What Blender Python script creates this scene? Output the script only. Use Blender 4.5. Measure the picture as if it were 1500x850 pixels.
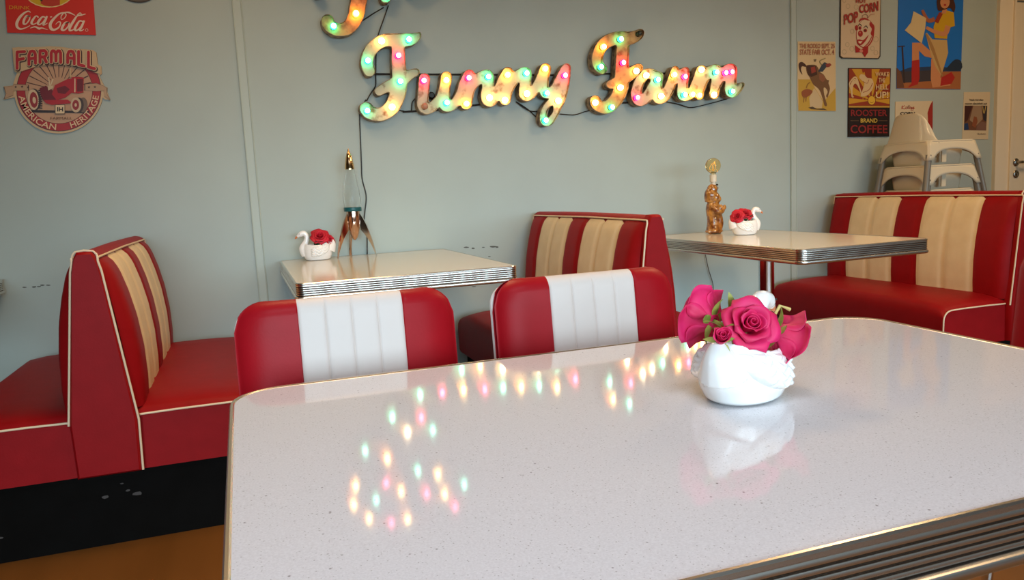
import bpy, bmesh, math, random
import numpy as np
from mathutils import Vector, Matrix, Euler
from mathutils.geometry import tessellate_polygon
random.seed(7)
for o in list(bpy.data.objects): bpy.data.objects.remove(o)
SC = bpy.context.scene
COL = SC.collection
PI = math.pi

# ------------------------------------------------------------------ camera
CAM = np.array([0.0, -3.77764, 1.04045]); YAW, PITCH, ROLL, FPX = 0.330204, 0.129959, -0.049269, 1132.73
def cam_axes():
    cy, sy, cp, sp = math.cos(YAW), math.sin(YAW), math.cos(PITCH), math.sin(PITCH)
    f = np.array([sy*cp, cy*cp, -sp]); r = np.array([cy, -sy, 0.]); u = np.cross(r, f)
    c, s = math.cos(ROLL), math.sin(ROLL)
    return c*r+s*u, -s*r+c*u, f
RX, UX, FX = cam_axes()
cd = bpy.data.cameras.new('camera'); cam = bpy.data.objects.new('camera', cd); COL.objects.link(cam)
cd.sensor_fit = 'HORIZONTAL'; cd.sensor_width = 36; cd.lens = 36*FPX/1500; cd.clip_start = .02
M = Matrix.Identity(4)
for i in range(3):
    M[i][0], M[i][1], M[i][2], M[i][3] = RX[i], UX[i], -FX[i], CAM[i]
cam.matrix_world = M
SC.camera = cam
def at(x, y, Y):                       # photo pixel -> point on the plane y = Y (used for things on the back wall)
    d = FX+(x-750)/FPX*RX-(y-425)/FPX*UX
    t = (Y-CAM[1])/d[1]
    return CAM+t*d

# ------------------------------------------------------------------ world, lights, exposure
SC.view_settings.view_transform = 'Standard'; SC.view_settings.look = 'None'
SC.view_settings.gamma = 1; SC.view_settings.use_curve_mapping = False
SC.view_settings.exposure = 0.0
w = bpy.data.worlds.new('world'); SC.world = w; w.use_nodes = True
w.node_tree.nodes['Background'].inputs[0].default_value = (.75, .86, 1, 1)
w.node_tree.nodes['Background'].inputs[1].default_value = .35
def area(name, loc, target, sx, sy, power, color, spread=180):
    l = bpy.data.lights.new(name, 'AREA'); l.shape = 'RECTANGLE'; l.size = sx; l.size_y = sy
    l.energy = power; l.color = color; l.spread = math.radians(spread)
    o = bpy.data.objects.new(name, l); COL.objects.link(o); o.location = loc
    o.rotation_euler = (Vector(target)-Vector(loc)).to_track_quat('-Z', 'Y').to_euler()
    return o
for wx, tx, wp in ((4.3, 3.3, 12), (1.75, 1.6, 19), (-.8, -.1, 18)):
    area('window_daylight', (wx, -6.95, 1.35), (tx, -2.6, .15), 2.3, 1.2, wp, (.63, .86, 1), 50)
area('table_fill_light', (.0, -3.7, 2.78), (.1, -3.2, .7), 1.2, 1.2, 21, (.78, .88, 1), 120)  # cool fill added overhead to brighten the near table; the ceiling has no opening
area('pendant_lamp_light', (2.2, -1.5, 2.15), (2.2, -1.5, 0), .4, .4, 12.5, (1, .68, .36), 165)
area('pendant_lamp_light', (.4, -1.6, 2.2), (.4, -1.6, 0), .4, .4, 9.5, (1, .68, .36), 165)
area('ceiling_lamp_light', (4.3, -1.5, 2.7), (4.3, -1.1, 0), .5, .5, 17, (1, .66, .34), 160)
area('ceiling_lamp_light', (0, -1.2, 2.74), (0, -.9, 0), .5, .5, 10, (1, .64, .32), 170)
area('ceiling_lamp_light', (2.2, -1.2, 2.74), (2.2, -.9, 0), .5, .5, 5, (1, .64, .32), 170)
area('ceiling_lamp_light', (2.2, -3.6, 2.72), (2.2, -3.4, 0), .5, .5, 5, (1, .70, .40), 150)

# ------------------------------------------------------------------ materials
def lin(c): return tuple((v/12.92 if v <= .04045 else ((v+.055)/1.055)**2.4) for v in [x/255 for x in c])
MATS = {}
def mat(name, c, rough=.5, metal=0, spec=.5, coat=0, emit=None, es=0, trans=0, sub=0, ior=1.5):
    if name in MATS: return MATS[name]
    m = bpy.data.materials.new(name); m.use_nodes = True
    b = m.node_tree.nodes['Principled BSDF']
    b.inputs['Base Color'].default_value = (*lin(c), 1); b.inputs['Roughness'].default_value = rough
    b.inputs['Metallic'].default_value = metal; b.inputs['Specular IOR Level'].default_value = spec
    b.inputs['Coat Weight'].default_value = coat; b.inputs['Coat Roughness'].default_value = .08
    b.inputs['Transmission Weight'].default_value = trans; b.inputs['IOR'].default_value = ior
    if sub: b.inputs['Subsurface Weight'].default_value = sub; b.inputs['Subsurface Scale'].default_value = .02
    if emit: b.inputs['Emission Color'].default_value = (*emit, 1); b.inputs['Emission Strength'].default_value = es
    MATS[name] = m
    return m
def nodes(m): return m.node_tree.nodes, m.node_tree.links, m.node_tree.nodes['Principled BSDF']
def noise_mix(m, c1, c2, scale, lo=.4, hi=.6, detail=4, stretch=None, bump=0, bscale=None):
    n, l, b = nodes(m)
    tc = n.new('ShaderNodeTexCoord'); src = tc.outputs['Object']
    if stretch:
        mp = n.new('ShaderNodeMapping'); mp.inputs['Scale'].default_value = stretch; l.new(src, mp.inputs[0]); src = mp.outputs[0]
    t = n.new('ShaderNodeTexNoise'); t.inputs['Scale'].default_value = scale; t.inputs['Detail'].default_value = detail; l.new(src, t.inputs['Vector'])
    r = n.new('ShaderNodeValToRGB'); r.color_ramp.elements[0].position = lo; r.color_ramp.elements[1].position = hi
    r.color_ramp.elements[0].color = (*lin(c1), 1); r.color_ramp.elements[1].color = (*lin(c2), 1)
    l.new(t.outputs[0], r.inputs[0]); l.new(r.outputs[0], b.inputs['Base Color'])
    if bump:
        t2 = n.new('ShaderNodeTexNoise'); t2.inputs['Scale'].default_value = bscale or scale; t2.inputs['Detail'].default_value = 3; l.new(src, t2.inputs['Vector'])
        bp = n.new('ShaderNodeBump'); bp.inputs['Strength'].default_value = bump; bp.inputs['Distance'].default_value = .002
        l.new(t2.outputs[0], bp.inputs['Height']); l.new(bp.outputs[0], b.inputs['Normal'])
    return m
WALL = noise_mix(mat('painted wall', (172, 183, 177), .55, spec=.35), (170, 181, 175), (174, 186, 180), 3, .3, .7, bump=.05, bscale=90)
TRIMM = mat('painted batten', (176, 187, 178), .5)
FLOOR = noise_mix(mat('brown floor', (95, 58, 24), .35), (108, 66, 24), (128, 80, 34), 4, .3, .7, 6, (1, .12, 1), .05, 40)
CEIL = mat('ceiling paint', (205, 198, 184), .9)
RED = noise_mix(mat('red vinyl', (146, 12, 17), .5, spec=.14), (142, 11, 15), (150, 13, 18), 20, .3, .7, bump=.12, bscale=260)
CHRED = noise_mix(mat('chair red vinyl', (160, 16, 26), .42, spec=.15), (156, 14, 24), (164, 17, 28), 20, .3, .7, bump=.08, bscale=260)
CREAM = noise_mix(mat('cream vinyl', (228, 202, 160), .45, spec=.3), (224, 198, 156), (232, 208, 168), 14, .3, .7, bump=.1, bscale=240)
CHWHITE = mat('white vinyl', (222, 207, 198), .45, spec=.2)
PIPE = mat('cream piping', (232, 205, 170), .45)
WPIPE = mat('white piping', (238, 226, 218), .45)
BLACK = noise_mix(mat('black plinth', (8, 5, 3), .75, spec=.08), (8, 5, 3), (11, 8, 6), 8)
CHROME = mat('chrome', (225, 222, 218), .1, 1)
ALU = mat('polished aluminium', (222, 214, 204), .26, 1)
GROOVE = mat('dark groove metal', (80, 66, 56), .3, 1)
LAM = mat('white laminate', (222, 214, 200), .12, spec=.5)
DARKU = mat('table underside', (60, 48, 40), .7)
def quartz():
    m = mat('speckled white quartz', (206, 203, 204), .055, spec=.55)
    n, l, b = nodes(m)
    tc = n.new('ShaderNodeTexCoord')
    def speck(scale, thr, vec):
        v = n.new('ShaderNodeTexVoronoi'); v.inputs['Scale'].default_value = scale; l.new(vec, v.inputs['Vector'])
        s = n.new('ShaderNodeSeparateColor'); l.new(v.outputs['Color'], s.inputs[0])
        k = n.new('ShaderNodeMath'); k.operation = 'MULTIPLY'; k.inputs[1].default_value = thr; l.new(s.outputs[0], k.inputs[0])
        d = n.new('ShaderNodeMath'); d.operation = 'SUBTRACT'; l.new(k.outputs[0], d.inputs[0]); l.new(v.outputs['Distance'], d.inputs[1])
        r = n.new('ShaderNodeMath'); r.operation = 'MULTIPLY'; r.use_clamp = True; r.inputs[1].default_value = 9; l.new(d.outputs[0], r.inputs[0])
        return r.outputs[0]
    mp = n.new('ShaderNodeMapping'); l.new(tc.outputs['Object'], mp.inputs[0])
    a = speck(330, .30, mp.outputs[0]); c = speck(95, .16, mp.outputs[0])
    base = n.new('ShaderNodeTexNoise'); base.inputs['Scale'].default_value = 500; l.new(mp.outputs[0], base.inputs['Vector'])
    r0 = n.new('ShaderNodeValToRGB'); r0.color_ramp.elements[0].position = .3; r0.color_ramp.elements[1].position = .7
    r0.color_ramp.elements[0].color = (*lin((214, 208, 210)), 1); r0.color_ramp.elements[1].color = (*lin((226, 221, 223)), 1); l.new(base.outputs[0], r0.inputs[0])
    m1 = n.new('ShaderNodeMix'); m1.data_type = 'RGBA'; l.new(a, m1.inputs[0]); l.new(r0.outputs[0], m1.inputs[6]); m1.inputs[7].default_value = (*lin((178, 170, 168)), 1)
    m2 = n.new('ShaderNodeMix'); m2.data_type = 'RGBA'; l.new(c, m2.inputs[0]); l.new(m1.outputs[2], m2.inputs[6]); m2.inputs[7].default_value = (*lin((128, 118, 116)), 1)
    l.new(m2.outputs[2], b.inputs['Base Color'])
    return m
QUARTZ = quartz()
PORC = mat('white porcelain', (246, 243, 240), .16, spec=.5, coat=.5)
ORANGE = mat('painted orange beak', (214, 120, 60), .3)
DKEYE = mat('black glaze', (25, 20, 20), .2)
ROSEP = noise_mix(mat('magenta petal cloth', (212, 18, 84), .6, sub=.0), (200, 10, 66), (226, 30, 104), 30, .3, .7)
ROSER = noise_mix(mat('red petal cloth', (196, 14, 42), .6), (180, 8, 30), (208, 20, 52), 30, .3, .7)
LEAF = noise_mix(mat('olive leaf cloth', (138, 150, 60), .6), (112, 130, 48), (176, 172, 82), 40)
LEAFD = mat('dark leaf cloth', (40, 62, 34), .6)
STEMM = mat('plastic stem', (150, 160, 70), .5)
BLKW = mat('black rubber cable', (18, 16, 15), .5)
BRNW = mat('brown cable', (70, 50, 36), .5)
PLAST = mat('white glossy plastic', (226, 212, 184), .18, spec=.5)
LEGM = mat('grey painted steel', (132, 126, 116), .45, .3)
DOORM = mat('cream door paint', (240, 226, 200), .45)
BRASS = mat('aged brass plate', (110, 88, 50), .35, .9)
STEEL = mat('brushed steel', (170, 160, 148), .25, 1)
BLACKHOLE = mat('keyhole black', (12, 10, 8), .5)

# ------------------------------------------------------------------ object helpers
def link(name, me, parent=None, smooth=False):
    o = bpy.data.objects.new(name, me); COL.objects.link(o)
    if parent: o.parent = parent
    if smooth:
        for p in me.polygons: p.use_smooth = True
    return o
def tag(o, label=None, cat=None, group=None, kind=None):
    if label: o['label'] = label
    if cat: o['category'] = cat
    if group: o['group'] = group
    if kind: o['kind'] = kind
    return o
def thing(name, label, cat, loc=(0, 0, 0), rz=0, group=None):
    o = bpy.data.objects.new(name, None); COL.objects.link(o); o.empty_display_size = .05
    o.location = loc; o.rotation_euler = (0, 0, rz)
    return tag(o, label, cat, group)
def copy_tree(o, parent=None):
    c = o.copy(); COL.objects.link(c)
    if parent: c.parent = parent
    for ch in [x for x in bpy.data.objects if x.parent == o]: copy_tree(ch, c)
    return c
class MB:
    def __init__(s): s.v = []; s.f = []; s.mi = []; s.mats = []
    def m(s, mt):
        if mt not in s.mats: s.mats.append(mt)
        return s.mats.index(mt)
    def add(s, vs, fs, mt):
        k = len(s.v); s.v += [tuple(map(float, p)) for p in vs]; i = s.m(mt)
        for f in fs: s.f.append(tuple(a+k for a in f)); s.mi.append(i)
    def box(s, c, d, mt, rot=None):
        hx, hy, hz = d[0]/2, d[1]/2, d[2]/2
        vs = [Vector((x*hx, y*hy, z*hz)) for x in (-1, 1) for y in (-1, 1) for z in (-1, 1)]
        if rot: vs = [rot @ v for v in vs]
        s.add([v+Vector(c) for v in vs], [(0, 1, 3, 2), (4, 6, 7, 5), (0, 4, 5, 1), (2, 3, 7, 6), (0, 2, 6, 4), (1, 5, 7, 3)], mt)
    def tube(s, pts, r, mt, n=8, closed=False, caps=True):
        pts = [Vector(p) for p in pts]; N = len(pts)
        rs = r if isinstance(r, (list, tuple)) else [r]*N
        vs = []; up = None
        for i, p in enumerate(pts):
            a = pts[(i-1) % N] if (closed or i > 0) else p; b = pts[(i+1) % N] if (closed or i < N-1) else p
            t = (b-a).normalized()
            if up is None:
                up = Vector((0, 0, 1)) if abs(t.z) < .9 else Vector((1, 0, 0))
            sx = t.cross(up)
            if sx.length < 1e-6: sx = t.cross(Vector((0, 1, 0)))
            sx.normalize(); up = sx.cross(t).normalized()
            for k in range(n):
                an = 2*PI*k/n; vs.append(p+rs[i]*(math.cos(an)*sx+math.sin(an)*up))
        fs = []
        for i in range(N if closed else N-1):
            j = (i+1) % N
            for k in range(n): fs.append((i*n+k, i*n+(k+1) % n, j*n+(k+1) % n, j*n+k))
        if caps and not closed: fs += [tuple(range(n-1, -1, -1)), tuple(range((N-1)*n, N*n))]
        s.add(vs, fs, mt)
    def lathe(s, prof, mt, n=24, c=(0, 0, 0), axis=None, mts=None):
        vs = []; R = axis or Matrix.Identity(3)
        for r, z in prof:
            for k in range(n):
                a = 2*PI*k/n; vs.append(R @ Vector((r*math.cos(a), r*math.sin(a), z))+Vector(c))
        for i in range(len(prof)-1):
            pass
        if mts is None:
            fs = [(i*n+k, i*n+(k+1) % n, (i+1)*n+(k+1) % n, (i+1)*n+k) for i in range(len(prof)-1) for k in range(n)]
            s.add(vs, fs, mt)
        else:
            k0 = len(s.v); s.v += [tuple(v) for v in vs]
            for i in range(len(prof)-1):
                mi = s.m(mts[i])
                for k in range(n):
                    s.f.append(tuple(k0+q for q in (i*n+k, i*n+(k+1) % n, (i+1)*n+(k+1) % n, (i+1)*n+k))); s.mi.append(mi)
    def grid(s, P, mt, closed_u=False, closed_v=False, mfun=None):
        nu, nv = len(P), len(P[0]); vs = [p for row in P for p in row]
        k0 = len(s.v); s.v += [tuple(map(float, p)) for p in vs]
        for i in range(nu if closed_u else nu-1):
            for j in range(nv if closed_v else nv-1):
                a, b = (i+1) % nu, (j+1) % nv
                s.f.append((k0+i*nv+j, k0+a*nv+j, k0+a*nv+b, k0+i*nv+b)); s.mi.append(s.m(mfun(i, j) if mfun else mt))
    def poly(s, pts3, mt):                     # flat polygon, any shape
        tris = tessellate_polygon([[Vector(p) for p in pts3]])
        s.add(pts3, tris, mt)
    def build(s, name, parent=None, smooth=True, angle=40, merge=0):
        me = bpy.data.meshes.new(name); me.from_pydata(s.v, [], s.f)
        for m in s.mats: me.materials.append(m)
        me.polygons.foreach_set('material_index', s.mi); me.update()
        bm = bmesh.new(); bm.from_mesh(me)
        if merge: bmesh.ops.remove_doubles(bm, verts=bm.verts, dist=merge)
        bmesh.ops.recalc_face_normals(bm, faces=bm.faces); bm.to_mesh(me); bm.free()
        o = link(name, me, parent)
        if smooth:
            me.shade_smooth() if hasattr(me, 'shade_smooth') else None
            me.set_sharp_from_angle(angle=math.radians(angle))
        return o
def spline(pts, n=10, closed=False):
    P = [np.array(p, float) for p in pts]; N = len(P); out = []
    g = (lambda i: P[i % N]) if closed else (lambda i: P[max(0, min(N-1, i))])
    for i in range(N if closed else N-1):
        a, b, c, d = g(i-1), g(i), g(i+1), g(i+2)
        for k in range(n):
            t = k/n
            out.append(.5*((2*b)+(-a+c)*t+(2*a-5*b+4*c-d)*t*t+(-a+3*b-3*c+d)*t**3))
    if not closed: out.append(P[-1])
    return out
def struct(o): o['kind'] = 'structure'; return o

# ------------------------------------------------------------------ the room
def slab(name, c, d, mt):
    b = MB(); b.box(c, d, mt); return struct(b.build(name, smooth=False))
slab('wall_back', (.6, .06, 1.4), (9.4, .12, 2.9), WALL)
slab('wall_left', (-4.12, -3.5, 1.4), (.12, 7, 2.9), WALL)
slab('wall_right', (6.02, -3.5, 1.4), (.12, 7, 2.9), WALL)
b = MB()
b.box((.95, -7.06, .35), (10.2, .12, .7), WALL); b.box((.95, -7.06, 2.43), (10.2, .12, .8), WALL)
for xa, xb in ((-4.1, -2.0), (.4, .55), (2.95, 3.1), (5.5, 6.0)): b.box(((xa+xb)/2, -7.06, 1.37), (xb-xa, .12, 1.34), WALL)
struct(b.build('wall_front', smooth=False))
slab('floor', (.95, -3.5, -.05), (10.2, 7.3, .1), FLOOR)
slab('ceiling', (.95, -3.5, 2.87), (10.2, 7.3, .1), CEIL)
for i, x in enumerate((.064, 3.07)):
    b = MB(); b.box((x, -.004, 1.4), (.042, .008, 2.76), TRIMM)
    for s in (-1, 1): b.tube([(x+s*.018, -.008, .02), (x+s*.018, -.008, 2.8)], .0035, TRIMM, 6)
    struct(b.build('trim_%d' % (i+1), smooth=True))
# door with its frame, leaf, handle and lock
db = MB()
db.box((4.70, -.012, 1.055), (.13, .024, 2.11), DOORM); db.box((4.757, -.018, 1.05), (.016, .036, 2.1), DOORM)
db.box((5.72, -.012, 1.055), (.13, .024, 2.11), DOORM); db.box((5.21, -.012, 2.14), (1.15, .024, .13), DOORM)
db.box((4.768, -.006, 1.05), (.012, .010, 2.08), DOORM)
dframe = struct(db.build('door_1', smooth=False))
b = MB(); b.box((5.215, -.005, 1.035), (.87, .008, 2.06), DOORM)
leaf = b.build('door_leaf', dframe, smooth=False)
b = MB(); b.box((4.773, -.0135, .995), (.016, .005, .145), BRASS); b.build('strike_plate', dframe, smooth=False)
AY = Matrix.Rotation(PI/2, 3, 'X')
b = MB(); b.lathe([(0, 0), (.024, 0), (.026, .004), (.022, .009), (.010, .012), (.009, .045), (0, .046)], STEEL, 20, (4.835, -.009, 1.052), AY)
b.tube([(4.835, -.05, 1.052), (4.85, -.053, 1.052), (4.95, -.053, 1.05)], .009, STEEL, 10); hd = b.build('door_handle', leaf)
b = MB(); b.lathe([(0, 0), (.024, 0), (.026, .004), (.021, .009), (.012, .010), (.011, .007), (0, .007)], STEEL, 20, (4.838, -.009, .975), AY)
b.box((4.838, -.0165, .972), (.005, .002, .012), BLACKHOLE); b.build('lock_rose', leaf)
# scuff marks on the wall, left of the middle booth
b = MB()
for u, v, a, c_ in [(683, 362.5, 4, .8), (693, 364, 2.2, 1.0), (708, 362.5, 2, .5), (722, 361.5, 4.5, 1.0), (728, 362, 2, .9), (717, 376, 2, .5), (694, 420, 3, .6), (36, 421, 3, .7), (50, 420.5, 3, 1), (57, 420, 3, .8), (62, 418, 3, .7), (71, 418, 3, .7)]:
    pts = [tuple(at(u+a*math.cos(t)*(1+.3*random.random()), v+c_*math.sin(t)*(1+.6*random.random()), -.0006)) for t in np.linspace(0, 2*PI, 9)[:-1]]
    b.poly(pts, mat('scuff', (88, 90, 84), .7))
tag(b.build('wall_scuffs', smooth=False), 'dark scuff marks rubbed into the pale wall at booth height', 'scuff', kind='structure')

# ------------------------------------------------------------------ booths
BY0, BY1 = -.05, -1.225
def booth_parts(name, label, cx, left=True, right=True, right_piping=True):
    T = thing(name, label, 'booth', (cx, 0, 0))
    sides = [s for s, on in ((-1, left), (1, right)) if on]
    x0 = -.43 if left else -.03; x1 = .43 if right else .085
    b = MB(); b.box(((x0+x1)/2, (BY0-1.18)/2, .1175), (x1-x0, 1.18+BY0, .235), BLACK)
    if cx < 0:
        for u, v, r in ((-.03, .155, .006), (.06, .15, .008), (.035, .165, .004), (-.32, .08, .004), (.02, .19, .003)):
            pts = [(u+r*1.5*math.cos(t)*(1+.4*random.random()), -1.1806, v+r*.6*math.sin(t)*(1+.6*random.random())) for t in np.linspace(0, 2*PI, 8)[:-1]]
            b.poly(pts, mat('plinth scuff', (70, 62, 58), .8))
    b.build('plinth', T, smooth=False)
    # wedge core + end panel (soft edged trapezoid)
    def panel_half(z): 
        return float(np.interp(z, [.237, .40, .86, .905, .92], [.090, .094, .040, .030, .020]))
    def edge(s, z): 
        if (s < 0 and left) or (s > 0 and right): return s*panel_half(z)
        return s*.082 if z < .9 else s*.076
    zs = [.237, .30, .40, .5, .6, .7, .8, .86, .895, .91, .918, .92]
    pr = [(edge(-1, z), z) for z in zs]+[(edge(1, z), z) for z in reversed(zs)]
    ys = [(-1.195, 1), (-1.215, .995), (BY1-.006, .97), (BY1-.012, .90)]
    b = MB(); cxp = sum(p[0] for p in pr)/len(pr); P = []
    for y, k in ys: P.append([(cxp+(x-cxp)*k, y, .56+(z-.56)*(1-(1-k)*.25)) for x, z in pr])
    b.grid(P, RED, closed_v=True)
    b.poly([p for p in P[-1]], RED); b.poly([p for p in P[0]], RED)
    b.build('end_panel', T, angle=50)
    # top cap running back to the wall
    b = MB(); P = []
    for i in range(25):
        y = -1.2+(1.2+BY0)*i/24
        prof = [(edge(-1, .60), .60), (edge(-1, .895), .893), (edge(-1, .905), .906), (edge(-1, .92)*.9, .914), (0 if left and right else .03, .918), (edge(1, .92)*.9, .914), (edge(1, .905), .906), (edge(1, .895), .893), (edge(1, .60), .60)]
        sag = .004*math.sin(PI*i/24)
        P.append([(x, y, z+sag*(z > .9)) for x, z in prof])
    b.grid(P, RED); b.poly(P[-1], RED); b.build('top_cap', T, angle=60)
    for s in sides:
        # channelled cushion
        nu = 7*10; zs2 = np.linspace(.43, .897, 26); b = MB(); P = []
        for i in range(nu+1):
            u = i/nu; y = BY0-.005+(-1.205-BY0+.005)*u; ch = (u*7) % 1 if i < nu else 1
            bul = .012*(1-(2*ch-1)**8) if True else 0
            e = min(u, 1-u); er = min(1, e/.05); er = math.sqrt(max(0, 1-(1-er)**2))
            row = []
            for z in zs2:
                base = float(np.interp(z, [.43, .5, .6, .7, .78, .84, .87, .888, .897], [.112, .116, .114, .103, .087, .070, .058, .045, .033]))
                x = base-.012+bul; x = panel_half(z)*.9+(x-panel_half(z)*.9)*(.25+.75*er)
                row.append((s*x, y, z))
            P.append(row)
        pat = [RED, CREAM, CREAM, RED, CREAM, CREAM, RED]
        b.grid(P, RED, mfun=lambda i, j: pat[min(6, i//10)])
        b.build('backrest_cushion', T, angle=70)
        # seat: crowned cushion with a flat end face
        ys = [-1.205, -1.203, -1.195, -1.18, -1.15, -1.10, -1.0, -.8, -.6, -.4, -.25, -.15, -.08, BY0-.0]
        b = MB(); P = []
        for y in ys:
            d = -1.205-y; k = 1-math.exp(d/.05); kw = min(1, (BY0-y)/.12+.2)
            k = min(k, 1)
            top = .408+.012*min(1, -d/.012)+.030*k*kw
            pr2 = [(.06, .236), (.462, .236), (.468, .25), (.470, .33), (.468, .375)]
            for a in range(1, 7):
                t = PI/2*a/6; pr2.append((.468-.05*(1-math.cos(t)), .375+(top-.012-.375)*math.sin(t)))
            for xx, q in ((.37, .6), (.30, .9), (.22, 1), (.14, .95), (.06, .8)): pr2.append((xx, top-.012+.012*q))
            P.append([(s*x, y, z) for x, z in pr2])
        b.grid(P, RED, closed_v=True); b.poly(P[0], RED); b.poly(P[-1], RED)
        b.build('seat_cushion', T, angle=45)
        # piping on the seat end face
        b = MB()
        pp = [(.096, .409), (.2, .411), (.36, .411), (.42, .409)]+[(.42+.045*math.sin(t), .364+.045*math.cos(t)) for t in np.linspace(.2, PI/2, 7)]+[(.466, .30), (.464, .24)]
        b.tube([(s*x, -1.207, z) for x, z in pp], .0034, PIPE, 8); b.build('piping', T)
        # piping down the end panel, along the top edge
        b = MB()
        e1 = [(s*(panel_half(z)+.001), BY1-.004, z) for z in ((.24, .3, .4, .5, .6, .7, .8, .86, .89) if s > 0 else (.405, .5, .6, .7, .8, .86, .89))]
        if s < 0 or right_piping: b.tube(e1+[(s*.0345, BY1-.002, .900)], .0034, PIPE, 8)
        b.tube([(s*.0345, BY1-.002, .900), (s*.0355, -1.19, .901), (s*.036, -.7, .904), (s*.0355, BY0-.004, .900), (s*.042, BY0-.003, .86)], .0034, PIPE, 8)
        b.build('piping', T)
    # piping hoop over the top of the end panel
    b = MB()
    xl, xr = (-.034 if left else -.076), (.034 if right else .076)
    hoop = [(xl, .899), (xl*.93, .910), (xl*.7, .919), (0, .9225), (xr*.7, .919), (xr*.93, .910), (xr, .899)]
    if right_piping: b.tube([(x, BY1+.004, z) for x, z in hoop], .0032, PIPE, 8); b.build('piping', T)
    return T
booth_parts('booth_bench', 'double-sided red vinyl booth with cream stripes at the left, on a black plinth', -.445)
booth_parts('booth_bench', 'middle red and cream striped booth behind the two chairs, between the two chrome-edged wall tables', 1.45, right_piping=False)
booth_parts('booth_bench', 'red booth bench with cream stripes at the right, below the stacked high chairs', 3.36, True, False)

# ------------------------------------------------------------------ tables
def rrect(x0, x1, y0, y1, r, n=10):
    out = []
    for cx, cy, a0 in ((x1-r, y1-r, 0), (x0+r, y1-r, PI/2), (x0+r, y0+r, PI), (x1-r, y0+r, 1.5*PI)):
        for k in range(n+1):
            a = a0+PI/2*k/n; out.append((cx+r*math.cos(a), cy+r*math.sin(a), math.cos(a), math.sin(a)))
    return out
def table(label, x0, x1, y0, y1, r, topm, TH=.76, tilt=0, pole=None):
    cx, cy = (x0+x1)/2, (y0+y1)/2
    T = thing('diner_table', label, 'table', (cx, cy, 0))
    x0 -= cx; x1 -= cx; y0 -= cy; y1 -= cy
    ol = rrect(x0, x1, y0, y1, r)
    b = MB()
    b.poly([(x-.004*a, y-.004*c, TH) for x, y, a, c in ol], topm)
    b.grid([[(x-.004*a, y-.004*c, TH) for x, y, a, c in ol], [(x-.004*a, y-.004*c, TH-.03) for x, y, a, c in ol]], topm, closed_v=True)
    b.poly([(x-.006*a, y-.006*c, TH-.05) for x, y, a, c in ol], DARKU)
    b.build('tabletop', T, smooth=False)
    prof = [(-.005, 0), (-.003, .0012), (0, .0012), (.0016, -.001), (.0016, -.005), (.0002, -.0068)]
    mts = [ALU]*5
    z = -.0072
    for k in range(5):
        for q in range(5):
            prof.append((.0002+.0006*math.sin(PI*(q+.5)/5), z-.0056*(q+.5)/5)); mts.append(ALU)
        z -= .0056
        prof.append((-.0014, z-.0002)); mts.append(GROOVE); prof.append((-.0014, z-.0015)); mts.append(GROOVE); z -= .0017
    prof += [(-.002, -.0436), (.0026, -.0440), (.0050, -.0456), (.0060, -.0485), (.0058, -.0520), (.0045, -.0550), (.0020, -.0574), (-.001, -.0582), (-.012, -.0582), (-.012, -.050)]
    mts += [GROOVE]+[ALU]*9
    b = MB()
    P = [[(x+o*a, y+o*c, TH+dz) for x, y, a, c in ol] for o, dz in prof]
    b.grid(P, ALU, closed_v=True, mfun=lambda i, j: mts[min(i, len(mts)-1)])
    tag(b.build('edge_band', T, angle=30), 'ribbed polished metal edge band')
    px, py = pole or (0, 0)
    b = MB(); b.lathe([(0, .035), (.036, .035), (.036, .66), (.038, .665), (.038, .70), (0, .70)], CHROME, 28, (px, py, 0)); tag(b.build('pedestal', T), 'chrome pedestal column')
    b = MB(); b.lathe([(0, 0), (.26, 0), (.265, .006), (.25, .016), (.12, .028), (.05, .036), (.045, .05), (0, .05)], CHROME, 32, (px, py, 0)); b.build('base', T)
    b = MB()
    for a in (0, PI/2): b.box((px, py, .693), (.40, .05, .024), BLACK, Matrix.Rotation(a, 3, 'Z'))
    b.build('bracket', T, smooth=False)
    if tilt:                                   # the top sits very slightly out of level on its pedestal
        mt_ = Matrix.Translation((0, 0, TH)) @ Matrix.Rotation(tilt, 4, 'X') @ Matrix.Translation((0, 0, -TH))
        for ch in T.children:
            if ch.name.split('.')[0] in ('tabletop', 'edge_band'): ch.data.transform(mt_)
    return T
table('chrome-edged white table against the wall holding the rocket lamp', .152, .940, -1.116, -.011, .028, LAM)
table('chrome-edged pale table holding the figurine lamp, in front of the right booth', 1.971, 2.607, -1.393, -.20, .03, LAM, pole=(0.05, .09))
table('wall table at the left photo edge, only its dull corner in view', -1.72, -.967, -1.10, -.012, .028, LAM, .768)
NT = table('large speckled white table with ribbed metal edge in the foreground', -.037, 1.110, -3.320, -2.597, .075, QUARTZ, tilt=math.radians(.9))

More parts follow.
